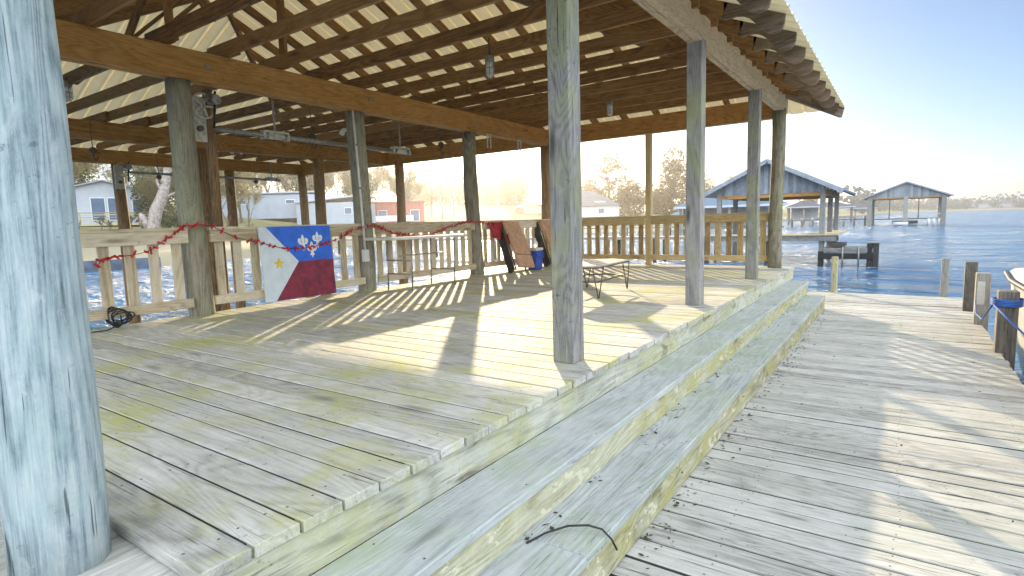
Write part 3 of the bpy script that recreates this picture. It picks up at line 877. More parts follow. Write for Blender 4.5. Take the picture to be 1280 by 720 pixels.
def winch(x, y, zt, s, label):
    t = thing('boat_lift_winch', label, 'winch', (x, y, zt), 'boat lift winches on the slip posts')
    MB().box((x-.02, y-.10*s, zt-.46*s), (x+.02, y+.06*s, zt)).build('mounting_plate', M['lift'], t, bevel=.006)
    def ring(c, r, rr, name, m, spokes=0):
        b = MB(); b.tube([(c[0], c[1]+r*math.cos(a*math.pi/12), c[2]+r*math.sin(a*math.pi/12)) for a in range(25)], rr, 6)
        for k in range(spokes):
            a = 2*math.pi*k/spokes; b.bar(c, (c[0], c[1]+r*math.cos(a), c[2]+r*math.sin(a)), .02*s, .008, up=(1, 0, 0))
        b.build(name, m, t)
    ring((x+.06, y+.02, zt-.10*s), .125*s, .012*s, 'belt_wheel', M['lift'], 5)
    ring((x+.085, y+.09*s, zt-.02*s), .05*s, .01*s, 'small_pulley', M['galv'], 4)
    MB().tube([(x+.02, y-.02, zt-.33*s), (x+.06, y-.02, zt-.33*s)], .03*s, 12).build('shaft_hub', M['blackmetal'], t)
    MB().tube([(x+.09, y+.14*s, zt+.06*s), (x+.09, y+.10*s, zt-.32*s)], .012*s, 6).build('drive_belt', M['black'], t)
    MB().tube([(x+.03, y+.12*s, zt-.03*s), (x+.15*s, y+.12*s, zt-.03*s)], .05*s, 12).build('motor', M['galv'], t)
winch(-4.66, 3.18, 2.25, 1.0, 'cream boat lift winch with spoked wheel behind the first round post')
winch(-12.42, 5.43, 2.32, 1.1, 'cream boat lift winch on a slip post seen beyond the bleached pole')

def drive_pipe(x, y0, y1, z, label):
    t = thing('lift_drive_pipe', label, 'pipe', (x, (y0+y1)/2, z), 'boat lift drive pipes')
    MB().tube([(x, y0, z), (x, (y0+y1)/2, z-.008), (x, y1, z-.02)], .028, 12).build('pipe', M['galv'], t)
    for f in (.28, .93):
        y = y0+(y1-y0)*f
        b = MB(); b.box((x-.045, y-.16, z+.03), (x+.045, y+.16, z+.05)); b.box((x-.045, y-.17, z-.05), (x+.045, y-.145, z+.03)); b.box((x-.045, y+.145, z-.05), (x+.045, y+.17, z+.03))
        b.build('bearing_bracket', M['lift'], t)
        MB().bar((x, y, z+.05), (x, y, 2.62), .03, .006).build('hanger_strap', M['galv'], t)
        MB().tube([(x, y-.1, z), (x, y+.1, z)], .045, 12).build('cable_drum', M['lift'], t)
drive_pipe(-4.80, 3.25, 6.42, 1.965, 'long grey lift pipe slung under the joists behind the middle beam')
drive_pipe(-12.35, 5.6, 9.2, 2.17, 'distant grey lift pipe along the outer slip beam')

def hook_block(x, y, z, label):
    t = thing('hook_block', label, 'hook', (x, y, z), 'hoist hooks hanging in the slips')
    MB().tube([(x, y, 2.62), (x, y, z+.10)], .006, 6).build('cable', M['blackmetal'], t)
    MB().tube([(x-.02, y, z+.06), (x+.02, y, z+.06)], .05, 14).build('pulley', M['blackmetal'], t)
    MB().tube([(x, y, z+.02), (x, y, z-.05), (x, y+.03, z-.09), (x, y+.06, z-.06), (x, y+.055, z-.03)], .011, 8).build('hook', M['blackmetal'], t)
hook_block(-5.2, 4.95, 2.02, 'dark pulley hook hanging left of the conduit post')
hook_block(-5.0, 7.35, 2.12, 'dark pulley hook hanging beside the third round post')
hook_block(-9.0, 3.75, 2.10, 'dark pulley hook behind the first round post')
hook_block(-12.2, 6.1, 2.02, 'dark hook hanging from the outer beam left of the first round post')
hook_block(-12.2, 8.4, 2.02, 'dark hook hanging from the outer beam left of the flag board')

def floodlight(x, y, z, label):
    t = thing('floodlight', label, 'lamp', (x, y, z), 'white twin floodlights in the slip')
    MB().box((x-.04, y-.05, z), (x+.04, y+.05, z+.05)).build('junction_box', M['plastic'], t, bevel=.008)
    for k in (-1, 1): MB().tube([(x, y+.05*k, z), (x+.06, y+.12*k, z-.05)], [.03, .05], 12).build('lamp_head', M['plastic'], t)
floodlight(-7.0, 7.02, 2.59, 'small white floodlight on a joist right of the conduit post')
floodlight(-10.6, 7.0, 2.59, 'small white floodlight in the outer slip left of the conduit post')
def hanging_bits():
    for x, y, lab in ((-4.42, 7.92, 'pale hanger strap under the middle beam right of the third round post'), (-4.42, 8.85, 'pale double strap hanging from the middle beam near its far end')):
        t = thing('hanger_strap', lab, 'strap', (x, y, 2.3))
        for k in (-.045, .045): MB().box((x-.006, y+k-.012, 2.12), (x+.006, y+k+.012, 2.36)).build('strap', M['lift'], t)
        MB().box((x-.01, y-.07, 2.335), (x+.01, y+.07, 2.36)).build('cross_plate', M['lift'], t)
hanging_bits()

# ------------------------------------------------------------------ dock pilings and boat
def piling(x, y, ztop, s, label, tone, m):
    t = thing('dock_piling', label, 'piling', (x, y, DOCK_Z), 'pilings along the dock edge')
    MB().bar((x, y, -2.0), (x+.005, y, ztop), s, s, up=(0, 1, 0), tone=tone).build('timber', m, t, bevel=.008)
    return t
piling(.47, 11.46, .085, .10, 'thin yellowish green piling at far end of the dock beside the steps', .5, M['riser'])
piling(2.03, 11.46, .075, .10, 'grey brown piling at far right corner of the dock', .5, M['nb'])
piling(2.235, 9.98, .13, .135, 'dark piling second from the far corner of the dock', .25, M['piling'])
p3 = piling(2.265, 8.86, .08, .14, 'brown piling with a white paper tag stapled to its side', .6, M['nb'])
MB().bar((2.25, 8.7885, -.30), (2.25, 8.7885, -.02), .075, .003, up=(0, -1, 0)).build('paper_tag', M['paper'], p3)
piling(2.30, 7.18, .06, .155, 'dark piling wrapped with blue rope beside the white boat', .45, M['piling'])
def mooring_rope():
    t = thing('mooring_rope', 'blue rope wound round the nearest piling and tied to boat', 'rope', (2.30, 7.18, 0))
    w = MB(); pts = []
    for i in range(41):
        a = i/8*math.pi*1.0*1; ang = i*2*math.pi/10
        pts.append((2.30+.115*math.cos(ang), 7.18+.115*math.sin(ang), -.02-.0016*i))
    w.tube(pts, .011, 6); w.build('coil', M['rope'], t)
    MB().tube([(2.20, 7.12, -.08), (2.30, 6.95, -.20), (2.45, 6.6, -.36), (2.62, 6.3, -.42)], .010, 6).build('line', M['rope'], t)
    MB().tube([(2.20, 7.25, -.10), (2.18, 7.8, -.33), (2.18, 8.4, -.36), (2.20, 8.78, -.26)], .008, 6).build('line', M['rope'], t)
mooring_rope()

def boat():
    t = thing('moored_boat', 'white boat moored beside the dock at the right edge', 'boat', (3.5, 6.2, WATER_Z))
    bm = bmesh.new(); n = 18; st = []
    for i in range(n+1):
        u = i/n; y = 9.35 - 6.6*u
        half = 1.16*(1-max(0, (u-.5)/.5)**2.4)*(.93+.07*min(1, u*6))
        half = max(half, .10)
        zs = .10 + .14*u*u
        row = []
        for (a, z) in ((0, -1.75+.6*max(0, u-.6)), (.55, -1.55+.5*max(0, u-.6)), (.86, -1.15+.3*max(0, u-.6)), (.97, -.55), (1.0, zs-.12), (1.03, zs-.05), (.97, zs), (.80, zs+.02), (0, zs+.05)):
            row.append((a*half, y, z))
        st.append(row)
    vv = []
    for row in st:
        vv.append([bm.verts.new(V((3.66+sx*a, y, z)) - t.location) for sx in (-1,) for a, y, z in row] + [bm.verts.new(V((3.66+a, y, z)) - t.location) for a, y, z in reversed(row[1:-1])])
    m_ = len(vv[0])
    for r0, r1 in zip(vv, vv[1:]):
        for k in range(m_): bm.faces.new((r0[k], r0[(k+1) % m_], r1[(k+1) % m_], r1[k]))
    bm.faces.new(vv[0]); bm.faces.new(vv[-1][::-1])
    bmesh.ops.recalc_face_normals(bm, faces=bm.faces)
    for f in bm.faces: f.smooth = True
    me = bpy.data.meshes.new('hull'); bm.to_mesh(me); bm.free(); me.materials.append(M['hull'])
    o = bpy.data.objects.new('hull', me); COL.objects.link(o); o.parent = t
    def side(a0, zoff): 
        pts = []
        for row in st: pts.append((3.66-row[5][0]-.012, row[5][1], row[5][2]+zoff))
        return pts
    MB().tube(side(0, 0), .028, 8).build('rub_rail', M['black'], t)
    MB().bar((3.66, 7.6, .40), (3.66, 6.2, .40), 1.5, .5, taper=.8).build('cabin', M['hull'], t, bevel=.08)
    MB().box((3.15, 6.12, .28), (4.35, 6.15, .58)).build('windscreen', M['winblue'], t)
boat()

# ------------------------------------------------------------------ neighbouring boathouses and piers
def gable_boathouse(label, x0, x1, y0, y1, zf, ze, zp, over=.55, m_g='gable', m_r='bluegrey', deckw=True, pt=.2, group='boathouses on the lake', mid=False):
    t = thing('boathouse', label, 'boathouse', ((x0+x1)/2, (y0+y1)/2, WATER_Z), group)
    xc = (x0+x1)/2
    for x in (x0, x1) + ((xc,) if mid else ()):
        for y in (y0, (y0+y1)/2, y1):
            MB().bar((x, y, -2.2), (x, y, ze+.1), pt, pt, up=(0, 1, 0)).build('post', M['nb'], t, bevel=.01)
    for y in (y0, y1): MB().bar((x0-.1, y, ze-.05), (x1+.1, y, ze-.05), .12, .24).build('beam', M['beam'], t)
    for x in (x0, x1): MB().bar((x, y0, ze-.03), (x, y1, ze-.03), .12, .22).build('beam', M['beam'], t)
    xo0, xo1 = x0-over, x1+over
    k = (zp-ze)/(xc-x0+over)
    zeo = ze
    # gable siding of upright boards, front and back
    for y in (y0-.08, y1+.08):
        g = MB(); x = x0-.05; bw = .16 if x1-x0 < 7 else .3
        while x < x1+.05-bw/2:
            h = zeo + k*min(x+bw/2-xo0, xo1-x-bw/2) - .06
            if h > ze+.12: g.box((x, y-.012, ze-.02), (x+bw-.008, y+.012, h))
            x += bw
        g.build('gable', M[m_g], t)
    for s, xe in ((-1, xo0), (1, xo1)):
        n = V((s*k, 0, 1)).normalized()
        a = V((xe, (y0+y1)/2, zeo)); b = V((xc, (y0+y1)/2, zp)); L = (b-a)
        mb = MB(); mb.bar(a, b, y1-y0+1.1, .06, up=tuple(n)); mb.build('roof', M[m_r], t)
        for y in (y0-.56, y1+.56): MB().bar((xe, y, zeo-.045), (xc, y, zp-.045), .035, .17, up=tuple(n)).build('barge_board', M['mast'], t)
    return t
def deck_slab(t, lo, hi, m='nbdeck', name='platform'):
    MB().box(lo, hi).build(name, M[m], t, bevel=.02)
def near_boathouse():
    t = gable_boathouse('grey gabled boathouse nearest to the deck with weathered upright siding', -5.42, -1.30, 26.6, 32.6, -.05, 1.75, 3.15, .75, pt=.19)
    mb = MB(); y = 26.3
    while y < 27.6: mb.bar((-6.3, y, -.03), (-.75, y, -.03), .14, .04); y += .148
    mb.build('platform', M['nbdeck'], t)
    MB().bar((-6.3, 26.32, -.17), (-.75, 26.32, -.17), .06, .22).build('fascia', M['nb'], t)
    for x in (-6.0, -3.4): MB().bar((x, 26.6, -2), (x, 26.6, -.05), .16, .16, up=(0, 1, 0)).build('pile', M['nbdark'], t)
    MB().bar((-1.35, 27.5, -.03), (-1.35, 32.4, -.03), 1.1, .05).build('platform', M['nbdeck'], t)
    d = thing('low_platform', 'dark low floating platform with steps beside the grey boathouse', 'platform', (-.3, 27.0, WATER_Z))
    MB().box((-1.2, 26.3, -.30), (-.75, 27.4, -.10)).build('step', M['nbdark'], d, bevel=.02)
    MB().box((-1.0, 26.3, -.52), (-.45, 27.4, -.36)).build('step', M['nbdark'], d, bevel=.02)
    MB().box((-1.2, 26.2, -.74), (.6, 27.5, -.56)).build('deck_board', M['nb'], d, bevel=.02)
    MB().box((-1.3, 26.15, -1.0), (.5, 26.25, -.76)).build('fender_beam', M['nbdark'], d, bevel=.02)
    for x in (-1.28, .42, .62):
        MB().bar((x, 26.3, -2), (x, 26.3, -.38 if x > 0 else -.7), .2, .2, up=(0, 1, 0)).build('pile', M['nbdark'], d, bevel=.02)
    MB().box((.28, 26.15, -.38), (.76, 26.5, -.31)).build('pile_cap', M['nb'], d, bevel=.02)
    for x in (-.5, .05): MB().tube([(x, 26.15, -1.3), (x, 26.15, -.5)], .03, 8).build('stanchion', M['galv'], d)
near_boathouse()
def lake_boathouse():
    t = gable_boathouse('lone gabled boathouse standing in open water far out on the right', -2.6, 6.0, 98.0, 107.0, -.3, 2.75, 4.9, 1.0, pt=.55, mid=True)
    MB().box((-2.6, 104.5, -.45), (6, 106.8, -.30)).build('platform', M['nb'], t)
    for x in (-.2, 3.2): MB().tube([(x, 98.2, 2.6), (x, 98.2, -.3)], .06, 8).build('lift_cable', M['blackmetal'], t)
    for x, y in ((1.2, 98.0), (2.3, 98.6)):
        MB().tube([(x-.9, y, -.95), (x+.9, y, -.95)], .33, 12).build('lift_float', M['plastic'], t)
    MB().box((.2, 97.8, -.9), (3.2, 98.8, -.55)).build('lift_cradle', M['nbdark'], t)
    for x in (4.4, 5.0, 5.6): MB().tube([(x, 98, -1.4), (x, 98, -.3)], .16, 10).build('lift_float', M['plastic'], t)
    MB().bar((3.9, 98.0, .35), (5.8, 98, .35), .2, .12).build('bench_rail', M['housewhite'], t)
    p = thing('long_pier', 'long low pier on posts reaching the lone boathouse', 'pier', (-14, 104, WATER_Z))
    a = at(-8.6, 104); b = V((-2.6, 105.5, 0))
    MB().bar((a.x, a.y, -.25), (b.x, b.y, -.25), 1.4, .16).build('walkway', M['nb'], p)
    for k in range(8):
        q = a.lerp(b, (k+.4)/8)
        for s in (-.6, .6): MB().tube([(q.x, q.y+s, -2), (q.x, q.y+s, .2)], .12, 8).build('pile', M['nb'], p)
lake_boathouse()
def hip_boathouse(label, c, w, dpt, ze, zp, roof, rot=0, floor=-.3, wall=None, group='boathouses on the lake'):
    c = V(c); t = thing('boathouse', label, 'boathouse', (c.x, c.y, WATER_Z), group)
    def q(x, y, z): return V((c.x + x*math.cos(rot)-y*math.sin(rot), c.y + x*math.sin(rot)+y*math.cos(rot), z))
    for x in (-w/2, 0, w/2):
        for y in (-dpt/2, dpt/2): MB().bar(q(x, y, -2.2), q(x, y, ze), .22, .22, up=(0, 1, 0)).build('post', M['nb'], t)
    MB().bar(q(-w/2-.3, 0, floor), q(w/2+.3, 0, floor), dpt+.4, .18).build('platform', M['nb'], t)
    o = .6; e = [q(-w/2-o, -dpt/2-o, ze), q(w/2+o, -dpt/2-o, ze), q(w/2+o, dpt/2+o, ze), q(-w/2-o, dpt/2+o, ze)]
    r0, r1 = q(-max(0, (w-dpt)/2)-.2, 0, zp), q(max(0, (w-dpt)/2)+.2, 0, zp)
    mb = MB(); mb.face([e[0], e[1], r1, r0]); mb.face([e[1], e[2], r1]); mb.face([e[2], e[3], r0, r1]); mb.face([e[3], e[0], r0]); mb.face(e)
    mb.build('roof', M[roof], t)
    for a, b in ((0, 1), (1, 2), (2, 3), (3, 0)): MB().bar(e[a]-V((0, 0, .12)), e[b]-V((0, 0, .12)), .06, .22).build('fascia', M['housewhite'], t)
    if wall:
        MB().bar(q(-w/2+.4, dpt/2-.2, (ze+floor)/2), q(w/2-.4, dpt/2-.2, (ze+floor)/2), .1, ze-floor-.3).build('back_wall', M[wall], t)
    return t
hip_boathouse('teal hip roofed boathouse behind the grey boathouse', at(-13.6, 62, 0), 9, 6, 1.9, 3.3, 'tealroof', .25, wall='housewhite')
hip_boathouse('small dark roofed boathouse just right of the round corner post', at(-7.3, 125, 0), 5.5, 5, 2.2, 3.4, 'greyroof', .1, wall='housewhite')
hip_boathouse('brown roofed boathouse far behind the grey boathouse post', at(-5.2, 150, 0), 8, 6, 2.2, 3.3, 'greyroof', .1)
hip_boathouse('faint grey roofed boathouse left of the lone boathouse', at(-3.4, 190, 0), 9, 7, 2.0, 3.3, 'greyroof', .05)
def pier(label, pts, w=1.3, z=-.1, rail=False, group='piers of the neighbours', step=2.6):
    t = thing('pier', label, 'pier', (pts[0][0], pts[0][1], WATER_Z), group)
    for a, b in zip(pts, pts[1:]):
        a = V((*a, z)); b = V((*b, z)); L = (b-a).length; d = (b-a).normalized(); s = V((-d.y, d.x, 0))
        MB().bar(a, b, w, .14).build('walkway', M['nb'], t)
        n = int(L/step)
        for k in range(n+1):
            q = a + d*min(L, k*step)
            for sg in (-1, 1): MB().tube([q+s*sg*w*.46-V((0, 0, 2)), q+s*sg*w*.46 + V((0, 0, 1.0 if rail else -.02))], .1, 7).build('pile', M['nbdark' if not rail else 'nb'], t)
        if rail:
            for sg in (-1, 1):
                MB().bar(a+s*sg*w*.46+V((0, 0, 1)), b+s*sg*w*.46+V((0, 0, 1)), .1, .06).build('handrail', M['housewhite'], t)
                for k in range(n):
                    q = a + d*k*step + s*sg*w*.46; r_ = a + d*(k+1)*step + s*sg*w*.46
                    MB().bar(q+V((0, 0, .15)), r_+V((0, 0, .95)), .05, .05).build('brace', M['nb'], t)
                    MB().bar(q+V((0, 0, .95)), r_+V((0, 0, .15)), .05, .05).build('brace', M['nb'], t)
pier('long plain pier from the grey boathouse to the left shore', [(-5.9, 27.2), (-43, 30.5)], 1.3, -.12)
pier('pale pier with cross braced rails in front of the big backlit tree', [(-17.5, 62), (-50, 70)], 1.5, -.2, True, step=3.0)

# ------------------------------------------------------------------ houses on the shore
def gz(az, d): return land_z(az, d)
def box_house(name, label, cat, az, d, w, dep, h, wallm, roofm, peak=0, gable_front=True, turn=0, wins=(), trim=None, shed=0):
    c = at(az, d); z = gz(az, d) - .3; rot = -R(az) + R(turn)      # faces the lake
    X = V((math.cos(rot), math.sin(rot), 0)); Y = V((-math.sin(rot), math.cos(rot), 0))
    t = thing(name, label, cat, (c.x, c.y, z))
    def q(x, y, zz): return c + X*x + Y*y + V((0, 0, z+zz))
    MB().bar(q(-w/2, 0, h/2), q(w/2, 0, h/2), dep, h).build('wall', M[wallm], t)
    o = .4
    if peak and gable_front:
        MB().prism([q(-w/2, -dep/2-.02, h), q(w/2, -dep/2-.02, h), q(0, -dep/2-.02, h+peak)], Y*(dep+.04)).build('gable', M[wallm], t)
        k = peak/(w/2)
        for s in (-1, 1):
            n = X*s*k + V((0, 0, 1))
            MB().bar(q(s*(w/2+o), 0, h-o*k+.1), q(0, 0, h+peak+.1), dep+1, .14, up=tuple(n)).build('roof', M[roofm], t)
    elif peak:
        e = [q(-w/2-o, -dep/2-o, h), q(w/2+o, -dep/2-o, h), q(w/2+o, dep/2+o, h), q(-w/2-o, dep/2+o, h)]
        r0, r1 = q(-w/2+peak*1.2, 0, h+peak), q(w/2-peak*1.2, 0, h+peak)
        mb = MB(); mb.face([e[0], e[1], r1, r0]); mb.face([e[1], e[2], r1]); mb.face([e[2], e[3], r0, r1]); mb.face([e[3], e[0], r0]); mb.face(e)
        mb.build('roof', M[roofm], t)
    else:
        MB().bar(q(-w/2-.2, 0, h+.1), q(w/2+.2, 0, h+.1+shed), dep+.5, .2).build('roof', M[roofm], t)
    for (x, zz, ww, hh) in wins:
        f = MB().bar(q(x-ww/2-.08, -dep/2-.03, zz), q(x+ww/2+.08, -dep/2-.03, zz), .08, hh+.16).build('window', M['white'], t)
        MB().bar(q(x-ww/2, -dep/2-.075, zz), q(x+ww/2, -dep/2-.075, zz), .03, hh).build('pane', M['winblue'], f)
    return t, q
t, q = box_house('lake_house', 'pale gabled house with porch left of the broken tree trunk', 'house', -69.9, 76, 8.6, 9, 3.1, 'housewhite', 'mast', 1.2, True, 0,
                 [(-2.9, 1.7, 1.0, 1.6), (-.5, 1.5, 1.1, 2.2), (1.0, 1.5, 1.3, 2.2), (2.9, 1.8, .9, 1.3)])
for x in (-4, -2, 0, 2, 4): MB().bar(q(x, -7.4, -.2), q(x, -7.4, 1.0), .12, .12, up=(0, 1, 0)).build('porch_post', M['nbdeck'], t)
MB().bar(q(-4.3, -6, -.1), q(4.3, -6, -.1), 3, .2).build('porch_floor', M['nbdeck'], t)
pr = MB()
for z_ in (.35, .6, .85, 1.05): pr.bar(q(-4.2, -7.4, z_), q(4.2, -7.4, z_), .06, .08)
pr.build('porch_railing', M['nbdeck'], t)
t, q = box_house('long_building', 'long low pale blue metal building behind the flag board', 'building', -57.0, 92, 13, 12, 3.3, 'metalblue', 'metalblue', 0, True, -6, [(2.8, 2.3, 1.1, .45), (-3.5, 2.3, 1.0, .45)], shed=.25)
t, q = box_house('metal_shed', 'taller pale blue metal building left of the conduit post', 'building', -51.3, 88, 9.5, 10, 3.4, 'metalblue', 'metalblue', 0, True, -10, [(-1.8, 2.2, .5, .7), (2.2, 2.2, .9, .8)], shed=.9)
t, q = box_house('red_building', 'flat roofed red building with white windows behind the folding table', 'building', -46.2, 98, 10, 9, 3.4, 'brick', 'brick', 0, True, 0, [(-1.6, 1.3, 1.3, 1.7), (3.5, 1.3, 1.3, 1.7)])
MB().bar(q(-4.5, -5.8, .9), q(3.2, -5.8, .9), .05, .9).build('porch_railing', M['white'], t)
MB().bar(q(-5.9, -2, 2.4), q(-5.0, -2, 2.4), 2, .12).build('awning', M['greyroof'], t)
t, q = box_house('grey_roof_house', 'pale house with steep dark grey roof left of the big backlit tree', 'house', -27.4, 122, 13, 9, 2.2, 'housewhite', 'greyroof', 3.3, False, 20, [(2.5, 1.2, 1.2, 1.0)])
MB().bar(q(2.6, -3.6, 2.3), q(2.6, 0, 3.6), 2.4, 1.6).build('dormer', M['housewhite'], t)
t, q = box_house('white_shed', 'small pale shed at the right end of the grass field', 'shed', -32.6, 128, 5, 5, 1.5, 'concrete', 'concrete', .7, True, 25, [])
t, q = box_house('blue_shed', 'small blue roofed shed behind the far railing', 'shed', -17.3, 112, 6, 5, 1.6, 'metalblue', 'tealroof', .7, False, 0, [])
for az, d, w, lab in ((9.2, 960, 26, 'pale house on the far shore near the right edge'), (4.9, 950, 22, 'pale house on the far shore near the lone boathouse'), (6.4, 955, 18, 'small pale house on the far shore amid trees')):
    box_house('far_house', lab, 'house', az, d, w, 10, 5, 'housewhite', 'greyroof', 3, False)

# ------------------------------------------------------------------ trees
def bare_tree_mesh(seed, H=10, spread=.5, depth=5, r0=.18, twigs=1.0, forkh=.28, upright=.25):
    r = random.Random(seed); wood_, tw = MB(), MB()
    def grow(p, d, L, rad, lev):
        n = 3; pts = [p]; rads = [rad]
        for i in range(n):
            d = (d + V((r.gauss(0, .10), r.gauss(0, .10), r.gauss(0, .06)+.04*upright*4))).normalized(); p = p + d*L/n; pts.append(p); rads.append(rad*(1-.40*(i+1)/n))
        (wood_ if lev < 2 else tw).tube(pts, rads, 5 if lev < 2 else 3, caps=False, tone=r.random())
        if lev >= depth: return
        k = r.choice((2, 3, 3)) if lev else r.choice((3, 4))
        for i in range(k):
            a = r.uniform(0, 6.28); s = V((math.cos(a), math.sin(a), 0)); dd = (d*(1-spread*.55) + s*spread*r.uniform(.5, 1.15) + V((0, 0, upright))).normalized()
            base = pts[-1] if i < 2 else pts[r.choice((1, 2))]
            grow(base, dd, L*r.uniform(.62, .86), rads[-1]*r.uniform(.6, .85), lev+1)
        if lev == depth-1 or lev == depth-2:
            for i in range(int(9*twigs)):
                b = pts[r.choice((1, 2, 3))]; dd = (d + V((r.gauss(0, .6), r.gauss(0, .6), r.gauss(.2, .5)))).normalized()
                e = b + dd*L*r.uniform(.4, .9); s = dd.cross(V((r.random(), r.random(), r.random()))).normalized()*max(.012, rad*.6)
                tw.face([b-s, b+s, e], r.random())
    grow(V((0, 0, 0)), V((r.gauss(0, .04), r.gauss(0, .04), 1)), H*forkh, r0, 0)
    return wood_, tw
def leaf_cloud(seed, lobes, n, size, flatz=1.0, asp=.6):
    r = random.Random(seed); mb = MB()
    wts = [l[3]**2 for l in lobes]
    for i in range(n):
        l = r.choices(lobes, wts)[0]
        while True:
            q = V((r.uniform(-1, 1), r.uniform(-1, 1), r.uniform(-1, 1)))
            if .25 < q.length < 1: break
        q = q.normalized()*(q.length**.5)
        p = V((l[0], l[1], l[2])) + V((q.x*l[3], q.y*l[3], q.z*l[3]*flatz))
        if mnoise.noise(p*1.1/ max(.3, l[3]*.35)) < -.12: continue
        a = V((r.gauss(0, 1), r.gauss(0, 1), r.gauss(0, .6))).normalized()*size*r.uniform(.6, 1.4); b = a.orthogonal().normalized()*size*asp*r.uniform(.6, 1.3)
        mb.face([p-a, p-b*.8, p+a, p+b*.8], r.random())
    return mb
def make_tree(name, wood_mb, crown_mb, crown_m, bark_m='bark'):
    t = bpy.data.objects.new(name, None); COL.objects.link(t)
    wood_mb.build('trunk', M[bark_m], t); crown_mb.build('crown', M[crown_m], t)
    return t
def place(src, az, d, s, label, cat='tree', group=None, rot=0, first=None, sz=None):
    o = src if src.get('label') is None else copy_tree(src)
    p = at(az, d); o.location = (p.x, p.y, gz(az, d)-.15); o.scale = (s, s, sz or s); o.rotation_euler = (0, 0, rot)
    tag(o, label, cat, group); return o

def twiggy(s, sp, fh):
    w_, t_ = bare_tree_mesh(s, 10, sp, 5, .17, 1.2, fh)
    r = random.Random(s); tips = [v for v in t_.v if v.z > 2]
    for i in range(3200):      # last pale leaves and seed heads on the twigs
        p = r.choice(tips) + V((r.gauss(0, .25), r.gauss(0, .25), r.gauss(0, .25)))
        a = V((r.gauss(0, 1), r.gauss(0, 1), r.gauss(0, 1))).normalized()*.12*r.uniform(.5, 1.6); b = a.orthogonal().normalized()*.035*r.uniform(.6, 1.6)
        t_.face([p-a, p-b, p+a, p+b], r.random())
    return w_, t_
BARE = [make_tree('bare_tree', *twiggy(s, sp, fh), 'leafpale') for s, sp, fh in ((11, .55, .24), (12, .45, .28), (13, .65, .2))]
TALL = make_tree('tall_bare_tree', *bare_tree_mesh(21, 12, .30, 4, .12, 1.0, .55), 'bark')
PINE_L = [(0, 0, 4.2, 2.6), (1.5, .3, 6.2, 2.3), (-1.5, -.2, 6.8, 2.2), (.4, .1, 9.2, 2.3), (-.5, 0, 11.0, 1.9), (2.6, .4, 4.6, 1.9), (-2.8, .2, 4.6, 2.0), (.2, 0, 12.6, 1.2), (0, 0, 2, 2.6), (2.3, 0, 2, 2.2), (-2.3, 0, 2, 2.2)]
PINE = make_tree('big_tree', bare_tree_mesh(31, 13, .35, 3, .24, .3, .5)[0], leaf_cloud(32, PINE_L, 13000, .21), 'leafgold')
ROUND_L = [(0, 0, 5, 2.6), (1.3, .2, 6.4, 1.9), (-1.3, .1, 6.2, 2.0), (.1, 0, 8.0, 1.9), (1.9, 0, 4.0, 1.7), (-1.9, 0, 4.0, 1.7), (0, 0, 2.2, 2.4), (1.5, .5, 1.6, 1.8), (-1.6, 0, 1.6, 1.8)]
OAK = make_tree('leafy_tree', bare_tree_mesh(41, 10, .45, 3, .22, .3, .3)[0], leaf_cloud(42, ROUND_L, 8000, .21), 'leafgold')
OAKG = make_tree('evergreen_tree', bare_tree_mesh(43, 10, .45, 3, .22, .3, .3)[0], leaf_cloud(44, ROUND_L, 7000, .22), 'leafgreen')
BUSH_L = [(0, 0, .8, 1.0), (.9, .2, .7, .8), (-.9, -.1, .7, .85), (.3, .2, 1.4, .7), (-.4, 0, 1.5, .6)]
BUSH = make_tree('shrub', bare_tree_mesh(51, 1.6, .6, 2, .05, .5, .2)[0], leaf_cloud(52, BUSH_L, 1700, .12), 'leafgreen')
DRY = make_tree('dry_bush', *bare_tree_mesh(53, 3.2, .8, 4, .05, 1.6, .15), 'leafpale')

